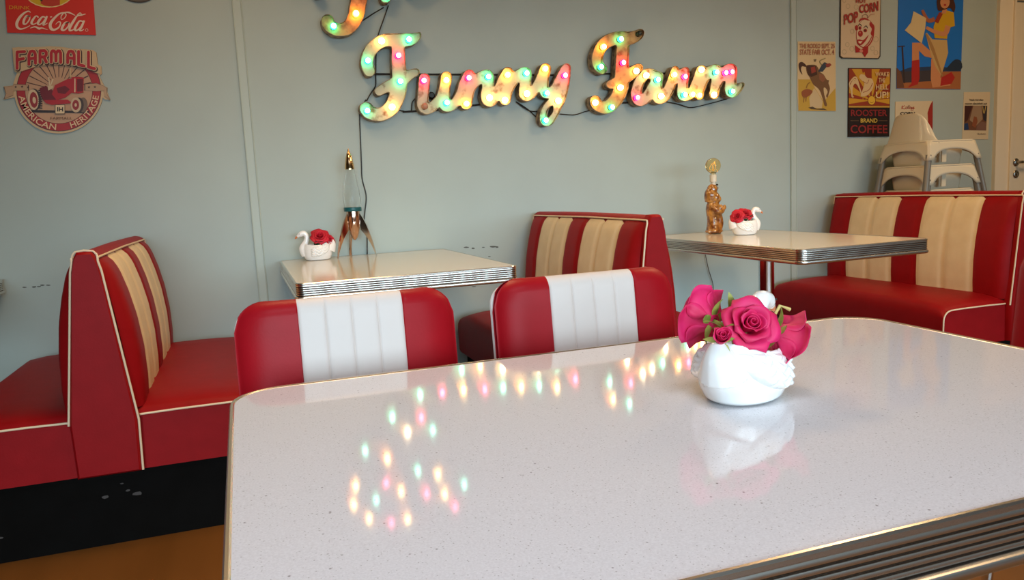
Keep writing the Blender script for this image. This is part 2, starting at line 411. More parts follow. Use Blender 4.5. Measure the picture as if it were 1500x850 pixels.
# ------------------------------------------------------------------ diner chairs
def chair(label, loc, rz):
    T = thing('diner_chair', label, 'chair', loc, rz, 'red diner chairs around the foreground table')
    W, z0, z1, th, R = .395, .50, .865, .052, .055
    ss = [-.5, -.48, -.44, -.38, -.32, -.245, -.21, -.175, -.14, -.105, -.07, -.035, 0, .035, .07, .105, .14, .175, .21, .245, .32, .38, .44, .48, .5]
    us = []
    for a, c in zip(ss[:-1], ss[1:]): us += list(np.linspace(a, c, 4)[:-1])
    us.append(.5)
    wl, wr = -.225, .245                      # white band limits in u
    us = sorted(set([round(u, 5) for u in us]+[wl, wr]+[round(wl+(wr-wl)*k/4, 5) for k in range(5)]+[round(wl+(wr-wl)*k/4+.004, 5) for k in range(5)]+[round(wl+(wr-wl)*k/4-.004, 5) for k in range(5)]))
    prof = []                                  # (z fraction, y offset: -1 front .. 1 back)
    for k in range(15): prof.append((k/14*.93, -1))
    for k in range(1, 12): t = PI*k/12; prof.append((.93+.07*math.sin(t), -math.cos(t)))
    for k in range(10): prof.append((.93-k/9*.93, 1))
    b = MB(); P = []
    for u in us:
        row = []
        for zf, yo in prof:
            z = z0+(z1-z0)*zf
            hw = W/2-(R-math.sqrt(max(0, R*R-max(0, z-(z1-R))**2)))
            x = u*W
            if abs(x) > W*.30: x = math.copysign(W*.30+(abs(x)-W*.30)*(hw-W*.30)/(W*.20), x)
            e = (.5-abs(u))/.17; tk = th/2*(max(.12, 1-(1-min(1, e))**2.4)**.55 if e < 1 else 1)
            cv = .012*(1-(2*u)**2)             # gentle wrap
            gro = 0
            if wl-.001 < u < wr+.001 and yo < .2:
                q = (u-wl)/(wr-wl)*4; fr = q-math.floor(q); fr = min(fr, 1-fr); gro = .0028*max(0, 1-fr/.05)
            y = yo*(tk-gro)-cv+.17*(zf**1.3)*(z1-z0)*.55
            row.append((x, y, z))
        P.append(row)
    def mf(i, j): 
        um = (us[i]+us[i+1])/2
        return CHWHITE if wl < um < wr else CHRED
    b.grid(P, CHRED, closed_v=True, mfun=mf)
    b.build('backrest', T, angle=60)
    b = MB(); pts = []
    for z in np.linspace(z0, z1-R, 8): pts.append((-W/2+.005, z))
    for a in np.linspace(PI, PI/2, 9): pts.append((-W/2+.005+R+R*math.cos(a), z1-R+R*math.sin(a)-.014*(math.sin(a)**2)))
    full = pts+[(-x, z) for x, z in reversed(pts)]
    b.tube([(x, .17*(((z-z0)/(z1-z0))**1.3)*(z1-z0)*.55+.024, z) for x, z in full], .0045, WPIPE, 8); b.build('piping', T)
    # seat
    b = MB(); ol = rrect(-.21, .21, -.42, .0, .07)
    P = [[(x*k, (y+.21)*k-.21, z) for x, y, _, _ in ol] for k, z in ((.9, .415), (1, .42), (1.0, .445), (.985, .462), (.93, .472), (.7, .478), (.35, .480), (.02, .480))]
    b.grid(P, CHRED, closed_v=True); b.poly(P[0], CHRED); b.build('seat', T, angle=50)
    for s in (-1, 1):
        b = MB(); b.tube([(s*.10, .01, .425), (s*.10, .03, .46), (s*.10, .03, .52), (s*.10, .045, .60)], .011, CHROME, 10); b.build('back_post', T)
    for sx in (-1, 1):
        for sy in (-.36, -.05):
            b = MB(); b.tube([(sx*.16, sy, .42), (sx*.175, sy*1.05-.01, .2), (sx*.19, sy*1.1-.01, .004)], .0115, CHROME, 10); b.build('leg', T)
    return T
chair('left of two red chairs with a white striped back, tucked under the foreground table', (.167, -2.385, 0), 0)
chair('right of two red chairs with a white striped back, nearest the magenta roses', (.647, -2.375, 0), 0)
chair('red chair at the right photo edge, only a sliver of its back in view', (1.578, -2.745, 0), -PI/2)

# ------------------------------------------------------------------ swans and roses
def remesh_obj(name, parts, voxel, m, parent=None, smooth_it=6):
    """parts: list of MB-adders; fused into one continuous surface."""
    b = MB()
    for f in parts: f(b)
    me = bpy.data.meshes.new(name); me.from_pydata(b.v, [], b.f)
    o = bpy.data.objects.new(name, me); COL.objects.link(o)
    md = o.modifiers.new('Remesh', 'REMESH'); md.mode = 'VOXEL'; md.voxel_size = voxel; md.use_smooth_shade = True
    sm = o.modifiers.new('Smooth', 'SMOOTH'); sm.factor = .5; sm.iterations = smooth_it
    dg = bpy.context.evaluated_depsgraph_get()
    me2 = bpy.data.meshes.new_from_object(o.evaluated_get(dg)); bpy.data.objects.remove(o)
    me2.materials.clear(); me2.materials.append(m)
    return link(name, me2, parent, True)
def ell(c, r, rot=None, n=20):
    def f(b):
        R = Euler(rot).to_matrix() if rot else Matrix.Identity(3)
        P = []
        for i in range(n+1):
            th = PI*i/n; th = min(max(th, .02), PI-.02)
            P.append([tuple(R @ Vector((r[0]*math.sin(th)*math.cos(2*PI*k/n), r[1]*math.sin(th)*math.sin(2*PI*k/n), r[2]*math.cos(th)))+Vector(c)) for k in range(n)])
        b.grid(P, PORC, closed_v=True); b.f.append(tuple(len(b.v)-n+k for k in range(n))); b.mi.append(0)
        b.f.append(tuple(len(b.v)-n*(n+1)+k for k in reversed(range(n)))); b.mi.append(0)
    return f
def tb(pts, rs, n=14):
    sp = spline([(*p, r) for p, r in zip(pts, rs)], 6)
    return lambda b: b.tube([tuple(p[:3]) for p in sp], [float(p[3]) for p in sp], PORC, n)
def swan(label, loc, rz, sc=1):
    """faces local +x"""
    T = thing('swan_planter', label, 'planter', loc, rz)
    def bowl(b):
        # outer + inner wall of the hollow body
        prof = [(.0, 0), (.75, 0), (.86, .004), (.97, .018), (1.0, .036), (.97, .054), (.90, .066), (.84, .072), (.79, .070), (.78, .055), (.7, .03), (0, .026)]
        P = []
        for k, z in prof:
            row = []
            for a in range(40):
                t = 2*PI*a/40; cx, sy = math.cos(t), math.sin(t)
                L = .068 if cx > 0 else .066
                lift = (.016*max(0, -cx)**2+.006*max(0, cx)**2)*(z/.07)
                row.append((L*k*cx, .051*k*sy, z+lift))
            P.append(row)
        b.grid(P, PORC, closed_v=True)
    parts = [bowl,
             tb([(.052, 0, .028), (.066, 0, .055), (.052, 0, .085), (.045, 0, .108), (.056, 0, .127), (.073, 0, .124)], [.026, .020, .0135, .0115, .0125, .0125]),
             ell((.073, 0, .122), (.014, .0115, .0115)), tb([(.078, 0, .120), (.090, 0, .112)], [.009, .006]),
             tb([(-.052, 0, .045), (-.066, 0, .07), (-.070, 0, .092)], [.032, .020, .007])]
    body = remesh_obj('body', parts, .0021, PORC, T, 5)
    for s in (-1, 1):                          # folded feathered wings
        b = MB(); P = []
        for i in range(41):
            u = i/40; row = []
            for j in range(31):
                v = j/30
                # u from shoulder to wing tip, v from lower to upper edge
                ang = (1.18-u*2.45)
                x = .060*math.cos(PI*(.27+.60*u))/math.cos(PI*.27)*.62-.006
                zc = .036+.014*u; half = (.030*math.sin(PI*min(1, .12+u*.80))**.6)*(1-.25*u)
                z = zc+(v-.5)*2*half+.014*u*u
                w_ = math.sqrt(max(0, 1-min(1, (x/.070)**2)))
                zz = max(0, 1-((z-.034)/.056)**2)
                y = .0505*w_*zz**.5
                edge_ = min(u, 1-u, v, 1-v); puff = .0095*min(1, edge_/.12)**.5-.003
                fe = .0020*math.sin(v*24+6*abs(math.sin(u*11)))*min(1, edge_/.1)
                row.append((x, s*(y+puff+fe), z))
            P.append(row)
        b.grid(P, PORC); b.build('wing', T, angle=80)
    b = MB(); b.tube([(.086, 0, .115), (.093, 0, .109), (.099, 0, .103)], [.0062, .0048, .0016], ORANGE, 10); tag(b.build('beak', T), 'orange beak')
    b = MB()
    for s in (-1, 1): ell((.078, s*.0112, .125), (.0016, .0016, .0016), n=8)(b)
    b.mats = [DKEYE]; b.build('eye', T)
    T.scale = sc if isinstance(sc, tuple) else (sc, sc, sc)
    return T
def petal(b, m, phi, span, r0, r1, h, lip, tiltc=0, base=(0, 0, 0), rot=None, nu=9, nv=9, wav=.0):
    P = []; ph = random.random()*6
    for j in range(nv+1):
        v = j/nv; row = []
        for i in range(nu+1):
            u = -1+2*i/nu
            wid = max(.02, math.sin(PI*(.13+.80*v)))**.62
            a = phi+u*span/2*wid
            r = r0+(r1-r0)*v**.8+lip*v**4*(.8+.2*u*u)
            z = h*(v-.10*v*v*u*u)-lip*.9*v**5*(.8+.2*u*u)
            r += wav*math.sin(3*u+ph)*v**2
            p = Vector((r*math.cos(a), r*math.sin(a), z))
            if rot: p = rot @ p
            row.append(tuple(p+Vector(base)))
        P.append(row)
    b.grid(P, m)
def rose(label, loc, size, aim, m, layers=3, leaf=LEAF, group=None, bud=False):
    """aim: direction in which the bloom opens."""
    T = thing('fabric_rose', label, 'flower', loc)
    q = Vector(aim).normalized().to_track_quat('Z', 'Y'); T.rotation_mode = 'QUATERNION'; T.rotation_quaternion = q
    b = MB(); s = size
    # spiral heart
    P = []
    for j in range(7):
        v = j/6; row = []
        for i in range(40):
            t = i/39*4.6*PI; r = s*(.03+.15*(i/39))*(.75+.35*v); row.append((r*math.cos(t), r*math.sin(t), s*(.1+.50*v-.10*v*(i/39))))
        P.append(row)
    b.grid(P, m)
    n = 0
    for k in range(layers):
        cnt = (3, 3, 4, 4)[k]
        for i in range(cnt):
            petal(b, m, 2*PI*i/cnt+k*.7+random.uniform(-.15, .15), 2*PI/cnt*1.6, s*(.06+.02*k), s*(.20+.12*k)*(1 if not bud else .7), s*(.66-.05*k), s*(.05+.085*k)*(1 if not bud else .3), wav=s*.03)
            n += 1
    o = b.build('bloom', T, angle=80)
    sd = o.modifiers.new('Solidify', 'SOLIDIFY'); sd.thickness = s*.012
    b = MB()
    for i in range(5):
        a = 2*PI*i/5+.3; P = []
        for j in range(6):
            v = j/5; wd = s*.10*math.sin(PI*(.15+.85*v))*(1-.2*v); c = Vector((math.cos(a), math.sin(a), 0)); d = Vector((-math.sin(a), math.cos(a), 0))
            ctr = c*(s*(.06+.42*v))+Vector((0, 0, s*(.02+.10*v-.22*v*v)))
            P.append([tuple(ctr-d*wd), tuple(ctr+Vector((0, 0, -s*.02))), tuple(ctr+d*wd)])
        b.grid(P, leaf)
    b.build('sepal', T, angle=80)
    b = MB(); b.tube([(0, 0, s*.05), (0, 0, -s*.25), (s*.04, 0, -s*.55)], s*.035, leaf, 8); b.build('stem', T)
    return T
def leafsheet(b, p0, p1, wdt, m, up=(0, 0, 1), bend=.2):
    p0, p1, up = Vector(p0), Vector(p1), Vector(up); d = p1-p0; side = d.cross(up).normalized(); P = []
    for j in range(9):
        v = j/8; c = p0+d*v+up*bend*d.length*math.sin(PI*v)*.5; wv = wdt*math.sin(PI*(.08+.92*v))**.8
        P.append([tuple(c-side*wv+up*wv*.25), tuple(c), tuple(c+side*wv+up*wv*.25)])
    b.grid(P, m)
NX, NY, NZ = .592, -2.952, .761
swan('white swan planter on the foreground speckled table, filled with magenta roses', (NX, NY, NZ), math.radians(31), (1.06, 1.06, .92))
def cdir(r, u, f): return tuple(r*RX+u*UX+f*FX)           # direction as seen from the viewer's side
def nr(dx, dy, dz=0): # offset from the planter, right / up / toward viewer (metres)
    rr = np.array([RX[0], RX[1], 0]); rr /= np.linalg.norm(rr); ff = np.array([FX[0], FX[1], 0]); ff /= np.linalg.norm(ff)
    return tuple(np.array([NX, NY, NZ])+rr*dx+np.array([0, 0, dy])-ff*dz)
rose('wide open magenta fabric rose facing front, topmost in the foreground swan', nr(-.002, .090, .018), .058, cdir(.05, .42, -1), ROSEP, 3)
rose('magenta fabric rose turned left with its green sepals showing, left in the foreground swan', nr(-.038, .101, .010), .066, cdir(-.5, .25, .7), ROSEP, 3)
rose('small half-closed magenta rosebud low at the left rim of the foreground swan', nr(-.045, .084, .058), .042, cdir(-.1, .55, -1), ROSEP, 2, bud=True)
RHANG = rose('drooping magenta fabric rose hanging right over the foreground swan', nr(.034, .086, .016), .064, cdir(.75, -.45, .25), ROSEP, 3)
b = MB()
leafsheet(b, nr(-.038, .098, .040), nr(-.062, .108, .048), .005, LEAF); leafsheet(b, nr(-.036, .094, .042), nr(-.040, .080, .052), .006, LEAF); leafsheet(b, nr(-.036, .098, .042), nr(-.018, .100, .046), .006, LEAF)
b.tube([nr(-.03, .06, .02), nr(-.036, .09, .038)], .0018, STEMM, 6)
tag(b.build('rose_leaf', angle=80), 'yellow-green leaf sprig in front of the left magenta rose', 'leaf')
b = MB(); leafsheet(b, nr(.004, .08, .036), nr(-.004, .064, .046), .006, LEAF); b.tube([nr(.004, .05, .02), nr(.004, .08, .036)], .0018, STEMM, 6)
tag(b.build('rose_leaf', angle=80), 'small green leaf hanging under the wide open magenta rose', 'leaf')
b = MB(); b.tube([nr(.03, .07, -.02), nr(.055, .112, -.02), nr(.068, .106, -.02)], [.002, .0022, .0026], mat('cream stem', (206, 184, 110), .5), 8)
tw = tag(b.build('cut_twig'), 'cream cut stem end'); bpy.context.view_layer.update(); tw.parent = RHANG; tw.matrix_parent_inverse = RHANG.matrix_world.inverted()
b = MB(); leafsheet(b, nr(-.012, .10, -.01), nr(-.016, .136, -.005), .006, LEAF, (0, -1, 0)); b.tube([nr(-.01, .06, -.005), nr(-.012, .10, -.01)], .0018, STEMM, 6)
tag(b.build('rose_leaf', angle=80), 'upright olive leaf between the two upper magenta roses', 'leaf')
# swan on the rocket lamp's table, facing left
S1 = (.318, -.125, .761)
swan('white swan planter facing left beside the rocket lamp', S1, math.radians(180-8), .98)
rose('larger red fabric rose in the swan beside the rocket lamp', (S1[0]+.012, S1[1]-.006, S1[2]+.098), .055, (.0, -.8, .7), ROSER, 4, LEAFD)
rose('smaller red fabric rose over the tail of the left-facing swan', (S1[0]+.050, S1[1]-.004, S1[2]+.080), .044, (.7, -.8, .3), ROSER, 3, LEAFD)
b = MB()
for a, c in (((-.01, -.02, .06), (-.005, -.045, .088)), ((.0, -.02, .06), (.025, -.05, .085)), ((.0, -.01, .07), (-.04, -.01, .115))):
    leafsheet(b, tuple(np.add(S1, a)), tuple(np.add(S1, c)), .011, LEAFD)
tag(b.build('rose_leaf', angle=80), 'dark green leaves under the red roses of the left-facing swan', 'leaf')
# swan on the figurine lamp's table, facing right
S2 = (2.335, -.545, .761)
swan('white swan planter facing right beside the figurine lamp', S2, math.radians(-12), .96)
rose('red-pink fabric rose nearest the neck of the right-facing swan', (S2[0]+.0, S2[1]-.002, S2[2]+.094), .048, (-.1, -.8, .8), ROSER, 4, LEAFD)
rose('red-pink fabric rose hanging over the tail of the right-facing swan', (S2[0]-.042, S2[1]-.004, S2[2]+.088), .044, (-.7, -.7, .4), ROSER, 4, LEAFD)
b = MB(); leafsheet(b, tuple(np.add(S2, (.01, -.02, .065))), tuple(np.add(S2, (.022, -.045, .10))), .010, LEAFD); leafsheet(b, tuple(np.add(S2, (-.01, -.02, .065))), tuple(np.add(S2, (-.022, -.05, .08))), .010, LEAFD)
tag(b.build('rose_leaf', angle=80), 'dark green leaves in the right-facing swan', 'leaf')

# ------------------------------------------------------------------ rocket lamp
GLASS = mat('clear lamp glass', (254, 255, 255), .02, trans=1, ior=1.1)
TEAL = mat('teal plastic ring', (14, 84, 88), .35)
COPPER = mat('polished rose chrome', (214, 178, 156), .1, 1)
GOLD = mat('polished warm chrome', (226, 190, 140), .1, 1)
RL = thing('rocket_lamp', 'rocket-shaped lamp with clear glass body and three curved metal fins', 'lamp', (.492, -.112, .761), math.radians(10))
b = MB(); b.lathe([(.0225, .405), (.0225, .41), (.020, .43), (.015, .46), (.008, .482), (.004, .490), (.0022, .498), (0, .503)], GOLD, 28); b.lathe([(.0225, .405), (0, .405)], GOLD, 28); tag(b.build('nose_cap', RL), 'gold mirrored nose cap')
b = MB(); b.lathe([(.0222, .406), (.026, .38), (.032, .34), (.0375, .30), (.040, .268), (.0395, .245), (.0375, .231), (.034, .231), (.036, .246), (.0365, .268), (.034, .30), (.029, .338), (.023, .378), (.0195, .405), (.0222, .406)], GLASS, 32); tag(b.build('glass_body', RL), 'clear glass bottle')
b = MB(); b.lathe([(0, .212), (.040, .212), (.041, .214), (.041, .229), (.040, .231), (0, .231)], TEAL, 32); tag(b.build('collar_ring', RL), 'teal collar ring')
b = MB(); b.lathe([(0, .212), (.031, .212), (.0315, .19), (.031, .165), (.028, .135), (.022, .108), (.013, .088), (.004, .078), (0, .077)], COPPER, 32); tag(b.build('rocket_body', RL), 'copper mirrored rocket body')
for k, a in enumerate((math.radians(190), math.radians(-25), math.radians(88))):
    b = MB(); P = []
    outer = spline([(.031, .200), (.044, .178), (.060, .140), (.076, .090), (.088, .040), (.094, 0)], 5)
    inner = spline([(.030, .125), (.040, .112), (.055, .090), (.072, .058), (.084, .028), (.0915, 0)], 5)
    for (ro, zo), (ri, zi) in zip(outer, inner):
        th = .0065
        row = []
        for (r_, z_, t_) in ((ri, zi, -th*.4), (ro, zo, -th), (ro+.002, zo+.001, 0), (ro, zo, th), (ri, zi, th*.4)):
            row.append((r_*math.cos(a)-t_*math.sin(a), r_*math.sin(a)+t_*math.cos(a), z_))
        P.append(row)
    b.grid(P, CHROME if k == 1 else COPPER, closed_v=True); b.build('fin', RL, angle=35)
# ------------------------------------------------------------------ figurine lamp
FIG = noise_mix(mat('brown glazed ceramic', (150, 84, 34), .18, spec=.6, coat=.6), (104, 48, 14), (200, 140, 66), 38, .35, .65, 3)
FL = thing('figurine_lamp', 'brown glazed figurine lamp with a clear globe bulb', 'lamp', (2.300, -.335, .761), math.radians(10))
parts = [ell((0, 0, .012), (.048, .044, .014)), tb([(0, 0, .01), (0, 0, .05), (-.004, 0, .10)], [.043, .036, .032]), tb([(.0, -.02, .01), (.018, -.018, .05), (.012, -.012, .10)], [.022, .023, .024]),
         tb([(.02, -.0, .012), (.036, -.012, .008)], [.020, .012]), tb([(-.03, -.01, .01), (-.052, -.01, .012)], [.016, .006]),
         tb([(-.006, 0, .09), (-.006, 0, .13), (-.002, 0, .160)], [.033, .036, .030]), ell((.002, -.004, .182), (.030, .030, .032)), ell((.012, -.022, .176), (.016, .014, .018)),
         tb([(-.012, .004, .165), (-.014, .004, .20), (-.006, 0, .222)], [.032, .034, .028]),
         tb([(-.036, 0, .222), (-.02, 0, .226), (.0, 0, .229), (.022, 0, .232)], [.008, .024, .026, .012]),
         ell((-.037, .0, .224), (.009, .009, .007)), ell((.022, -.002, .232), (.010, .010, .006)),
         tb([(-.022, -.018, .138), (-.012, -.040, .115), (.014, -.042, .112), (.036, -.034, .124)], [.016, .0145, .0125, .009]),
         tb([(.026, -.010, .140), (.036, -.024, .120), (.040, -.030, .126)], [.016, .013, .010]), ell((.044, -.032, .132), (.010, .009, .014)),
         tb([(-.006, -.030, .105), (.006, -.036, .095), (.016, -.030, .105)], [.010, .010, .010])]
tag(remesh_obj('figure', parts, .0026, FIG, FL, 3), 'hooded figure holding a cup, glazed amber brown')
b = MB()
for zz in (.035, .05, .065, .08): ell((-.022, -.034, zz), (.0045, .0045, .006), n=8)(b)
b.mats = [mat('cream glaze dabs', (226, 200, 160), .2)]; b.build('glaze_dabs', FL)
b = MB(); b.lathe([(0, .232), (.013, .232), (.013, .262), (.017, .264), (.018, .298), (.015, .302), (0, .302)], mat('white lamp socket', (214, 204, 184), .4), 24); sk = b.build('lamp_socket', FL)
b = MB(); b.tube([(.006, -.014, .250), (.012, -.022, .249)], .004, DKEYE, 8); b.build('switch', sk)
AMB = mat('amber tinted bulb glass', (255, 240, 206), .02, trans=1, ior=1.15)
b = MB(); pr = [(.011, .300), (.013, .308)]+[(.039*math.sin(t), .347-.039*math.cos(t)) for t in np.linspace(.42, PI-.01, 22)]
b.lathe(pr, AMB, 28); b.lathe([(r*.95, .347+(z-.347)*.95) for r, z in pr[2:]], AMB, 28); bulbg = tag(b.build('globe_bulb', FL), 'clear amber globe bulb')
b = MB(); fil = []
for k in range(60):
    t = k/59*6*PI; fil.append((.016*math.cos(t/6*.9)*(.7+.3*math.sin(t)), .010*math.sin(t), .345+.016*math.sin(t*.7)))
b.tube(fil, .0009, mat('gold filament', (230, 190, 110), .3, 1, emit=(1, .6, .2), es=.6), 6); b.tube([(0, 0, .302), (0, 0, .335)], .003, AMB, 8); b.build('filament', bulbg)

# ------------------------------------------------------------------ marquee letter signs
def contours(strokes, res, inset=0.0):
    """strokes: list of [(x,y,r)...] densely sampled; returns closed loops of the union outline (2D)."""
    pts = np.array([p for s in strokes for p in s]); x0, y0 = pts[:, 0].min()-45, pts[:, 1].min()-45; x1, y1 = pts[:, 0].max()+45, pts[:, 1].max()+45
    nx, ny = int((x1-x0)/res)+2, int((y1-y0)/res)+2
    gx, gy = np.meshgrid(x0+res*np.arange(nx), y0+res*np.arange(ny)); D = np.full(gx.shape, 1e9)
    for a in pts: D = np.minimum(D, np.hypot(gx-a[0], gy-a[1])-a[2])
    D = D+inset; D[np.abs(D) < 1e-6] = 1e-6
    segs = {}
    def ep(i, j, k):
        if k == 0: a, c = (i, j), (i, j+1)
        elif k == 1: a, c = (i, j+1), (i+1, j+1)
        elif k == 2: a, c = (i+1, j), (i+1, j+1)
        else: a, c = (i, j), (i+1, j)
        return (a, c)
    def pos(e):
        (i, j), (k, l) = e; t = D[i, j]/(D[i, j]-D[k, l]); return (x0+res*(j+t*(l-j)), y0+res*(i+t*(k-i)))
    adj = {}
    S = D < 0
    for i in range(ny-1):
        for j in range(nx-1):
            c = (S[i, j], S[i, j+1], S[i+1, j+1], S[i+1, j])
            if all(c) or not any(c): continue
            es = [k for k, (p, q) in enumerate(((0, 1), (1, 2), (2, 3), (3, 0))) if c[p] != c[q]]
            pairs = [(es[0], es[1])] if len(es) == 2 else [(0, 1), (2, 3)] if c[0] else [(3, 0), (1, 2)]
            for p, q in pairs:
                a, d = ep(i, j, p), ep(i, j, q); adj.setdefault(a, []).append(d); adj.setdefault(d, []).append(a)
    loops = []; seen = set()
    for s in adj:
        if s in seen: continue
        lp = [s]; seen.add(s); cur = s
        while True:
            nxt = [q for q in adj[cur] if q not in seen]
            if not nxt: break
            cur = nxt[0]; seen.add(cur); lp.append(cur)
        if len(lp) > 8: loops.append([pos(e) for e in lp])
    out = []
    for lp in loops:                           # smooth and thin out
        L = np.array(lp)
        for _ in range(3): L = .5*L+.25*(np.roll(L, 1, 0)+np.roll(L, -1, 0))
        out.append(L[::2])
    return out
def area2(L): x, y = L[:, 0], L[:, 1]; return .5*np.sum(x*np.roll(y, -1)-np.roll(x, -1)*y)
RUST = mat('weathered cream tin', (196, 166, 122), .5, .0, spec=.4)
noise_mix(RUST, (150, 96, 54), (222, 202, 164), 26, .28, .46, 5, bump=.1)
RUSTO = noise_mix(mat('rusty orange tin', (190, 110, 50), .5), (158, 84, 36), (218, 160, 96), 24, .30, .52, 5)
RIM = noise_mix(mat('rusted sheet edge', (110, 84, 58), .5, .4), (84, 60, 42), (176, 150, 112), 40, .35, .6)
BUL = {}
for k, (tip, side, glow, base) in dict(r=((32, 4.4, 9.5), (3.2, .06, .45), (30, .15, 3.0), (96, 10, 34)), g=((9, 32, 23), (.08, 2.2, 1.3), (.3, 16, 9), (8, 84, 66)), y=((44, 33, 12), (9, 4, .5), (36, 14.5, 1.3), (190, 130, 50)), w=((48, 40, 25), (12, 8, 3.4), (28, 15.5, 4.6), (210, 180, 120)), n=(None, None, None, (188, 130, 104)), d=(None, None, None, (34, 40, 30))).items():
    if tip: BUL[k] = tuple(mat('bulb %s %s' % (z, k), base, .15, emit=e, es=1) for z, e in (('tip', tip), ('side', side)))+(mat('bulb socket '+k, base, .4), mat('bulb glow '+k, base, .15, emit=glow, es=1))
    else: BUL[k] = (mat('unlit bulb '+k, base, .15),)*2+(mat('bulb socket '+k, base, .4), mat('unlit bulb '+k, base, .15))
BNAME = dict(r='red bulb', g='green bulb', y='yellow bulb', w='warm white bulb', n='pinkish bulb that is not lit', d='dark bulb that is not lit')
YF, YB, YP = -.070, -.018, -.052
def bulbmesh(k):
    tip, side, sock, glow = BUL[k]; b = MB(); R = .0155
    pr = [(R*math.sin(t), -R*math.cos(t)) for t in np.linspace(.55, PI-.02, 14)]   # z along outward axis
    prof = [(r, z+R*.95) for r, z in pr]
    n = len(prof)-1; mts = [glow if i < n*.32 else side if i < n*.66 else tip for i in range(n)]
    b.lathe(prof, tip, 16, (0, 0, .004), None, mts)
    o = b.build('bulb'); me = o.data; bpy.data.objects.remove(o)
    b = MB(); b.lathe([(.0135, 0), (.0135, .006), (.0115, .0085), (.009, .0085)], sock, 16)
    o = b.build('bulb_socket'); m2 = o.data; bpy.data.objects.remove(o)
    return me, m2
BM = {k: bulbmesh(k) for k in BUL}
def marquee(label, groups, bulbs, to_px, res=5):
    """groups: list of (part label, list of strokes in drawing units, material); each becomes a letter face and its rim."""
    def W(p, Y):
        q = at(*to_px(p[0], p[1]), YF); return (q[0], Y, q[2])
    c0 = at(*to_px(*bulbs[0][:2]), 0)
    T = thing('marquee_sign', label, 'sign', (0, 0, 0))
    for plabel, strokes, m in groups:
        dense = [spline(s, 14) for s in strokes]
        loops = contours(dense, res)
        tr = tessellate_polygon([[Vector(W(p, YP)) for p in L] for L in loops])
        allp = [W(p, YP) for L in loops for p in L]
        b = MB(); b.add(allp, tr, m)
        f = b.build('letter_face', T, smooth=False)
        if plabel: f['label'] = plabel
        b = MB()
        for L in loops:
            tang = np.roll(L, -1, 0)-np.roll(L, 1, 0); nn = np.stack([tang[:, 1], -tang[:, 0]], 1); nn /= np.linalg.norm(nn, axis=1)[:, None]+1e-9
            # orient the normals outward (away from the stroke)
            dd = np.array([min(np.hypot(q[0]-a[0], q[1]-a[1])-a[2] for s in dense for a in s) for q in L[:3]+nn[:3]*2])
            if dd.mean() < 0: nn = -nn
            Li = L-nn*res*.55
            P = [[W(p, YB) for p in L], [W(p, YF) for p in L], [W(p, YF) for p in Li], [W(p, YP) for p in Li]]
            b.grid(P, RIM, closed_v=True)
        b.build('letter_rim', f, angle=35)
    for x, y, k in bulbs:
        px, py = to_px(x, y); p = at(px, py, YP-.020)
        o = link('bulb', BM[k][0], T); o.location = (p[0], YP, p[2]); o.rotation_euler = (PI/2, 0, 0); o['label'] = BNAME[k]
        s = link('bulb_socket', BM[k][1], o)
    return T
Z2 = lambda x, y: (440+x/3.571, y/3.571)
Z3 = lambda x, y: (820+x/4.403, y/4.403)
PX = lambda x, y: (x, y)
fF = [[(362, 370, 32), (348, 325, 33), (372, 258, 34), (430, 214, 34), (500, 208, 34), (570, 207, 34), (612, 190, 20), (624, 174, 8)],
      [(512, 215, 34), (513, 290, 36), (516, 360, 38), (520, 430, 40), (508, 500, 42), (475, 565, 40), (420, 598, 36), (368, 590, 36), (345, 568, 36)],
      [(412, 478, 24), (450, 455, 28), (520, 425, 34), (575, 390, 26), (606, 377, 20)]]
unny = [[(650, 412, 30), (645, 480, 30), (640, 545, 30), (660, 568, 30), (700, 552, 26), (738, 500, 24), (756, 440, 26), (764, 402, 30)],
        [(764, 405, 30), (756, 480, 28), (760, 550, 32), (800, 548, 26), (838, 500, 28), (862, 440, 32), (884, 392, 30)],
        [(886, 395, 30), (878, 470, 34), (868, 544, 30)],
        [(872, 520, 24), (900, 450, 26), (940, 408, 30), (980, 396, 32), (982, 450, 32), (980, 510, 36), (1000, 530, 28), (1040, 470, 30), (1065, 420, 32), (1085, 380, 30)],
        [(1086, 380, 30), (1080, 450, 34), (1072, 522, 30)],
        [(1078, 500, 24), (1105, 440, 26), (1140, 395, 28), (1180, 380, 30), (1178, 430, 30), (1180, 492, 36), (1215, 485, 26), (1250, 430, 26), (1270, 390, 28), (1283, 360, 30)],
        [(1284, 362, 28), (1272, 430, 28), (1282, 490, 24), (1330, 470, 28), (1362, 420, 30), (1385, 370, 27), (1394, 352, 22)],
        [(1392, 360, 24), (1376, 440, 32), (1356, 515, 33), (1345, 560, 22), (1332, 600, 17), (1304, 636, 20), (1280, 636, 22), (1271, 605, 20), (1284, 565, 17), (1312, 532, 18), (1345, 510, 24)]]
fb = [(425, 214, 'w'), (567, 207, 'g'), (352, 318, 'g'), (512, 291, 'r'), (522, 426, 'g'), (480, 560, 'w'), (349, 580, 'g'),
      (645, 422, 'r'), (652, 556, 'n'), (763, 420, 'y'), (765, 538, 'g'), (880, 408, 'r'), (868, 543, 'y'), (982, 402, 'g'), (990, 512, 'w'), (1083, 392, 'y'), (1070, 524, 'w'), (1182, 384, 'g'), (1185, 490, 'w'), (1280, 360, 'y'), (1288, 488, 'g'), (1383, 395, 'r'), (1350, 527, 'w'), (1282, 630, 'g')]
FUN = marquee('bulb-lit rusty tin script word Funny, above the rocket lamp', [('capital letter F', fF, RUST), ('joined lower-case letters unny', unny, RUST)], fb, Z2)
b = MB(); q = at(632.5, 139.5, YP); b.lathe([(0, 0), (.0165, 0), (.018, .004), (.0165, .016), (.011, .022), (0, .022)], BLKW, 18, (q[0], YP+.02, q[2]), AY); tag(b.build('plug_cap', FUN), 'black plug cap')
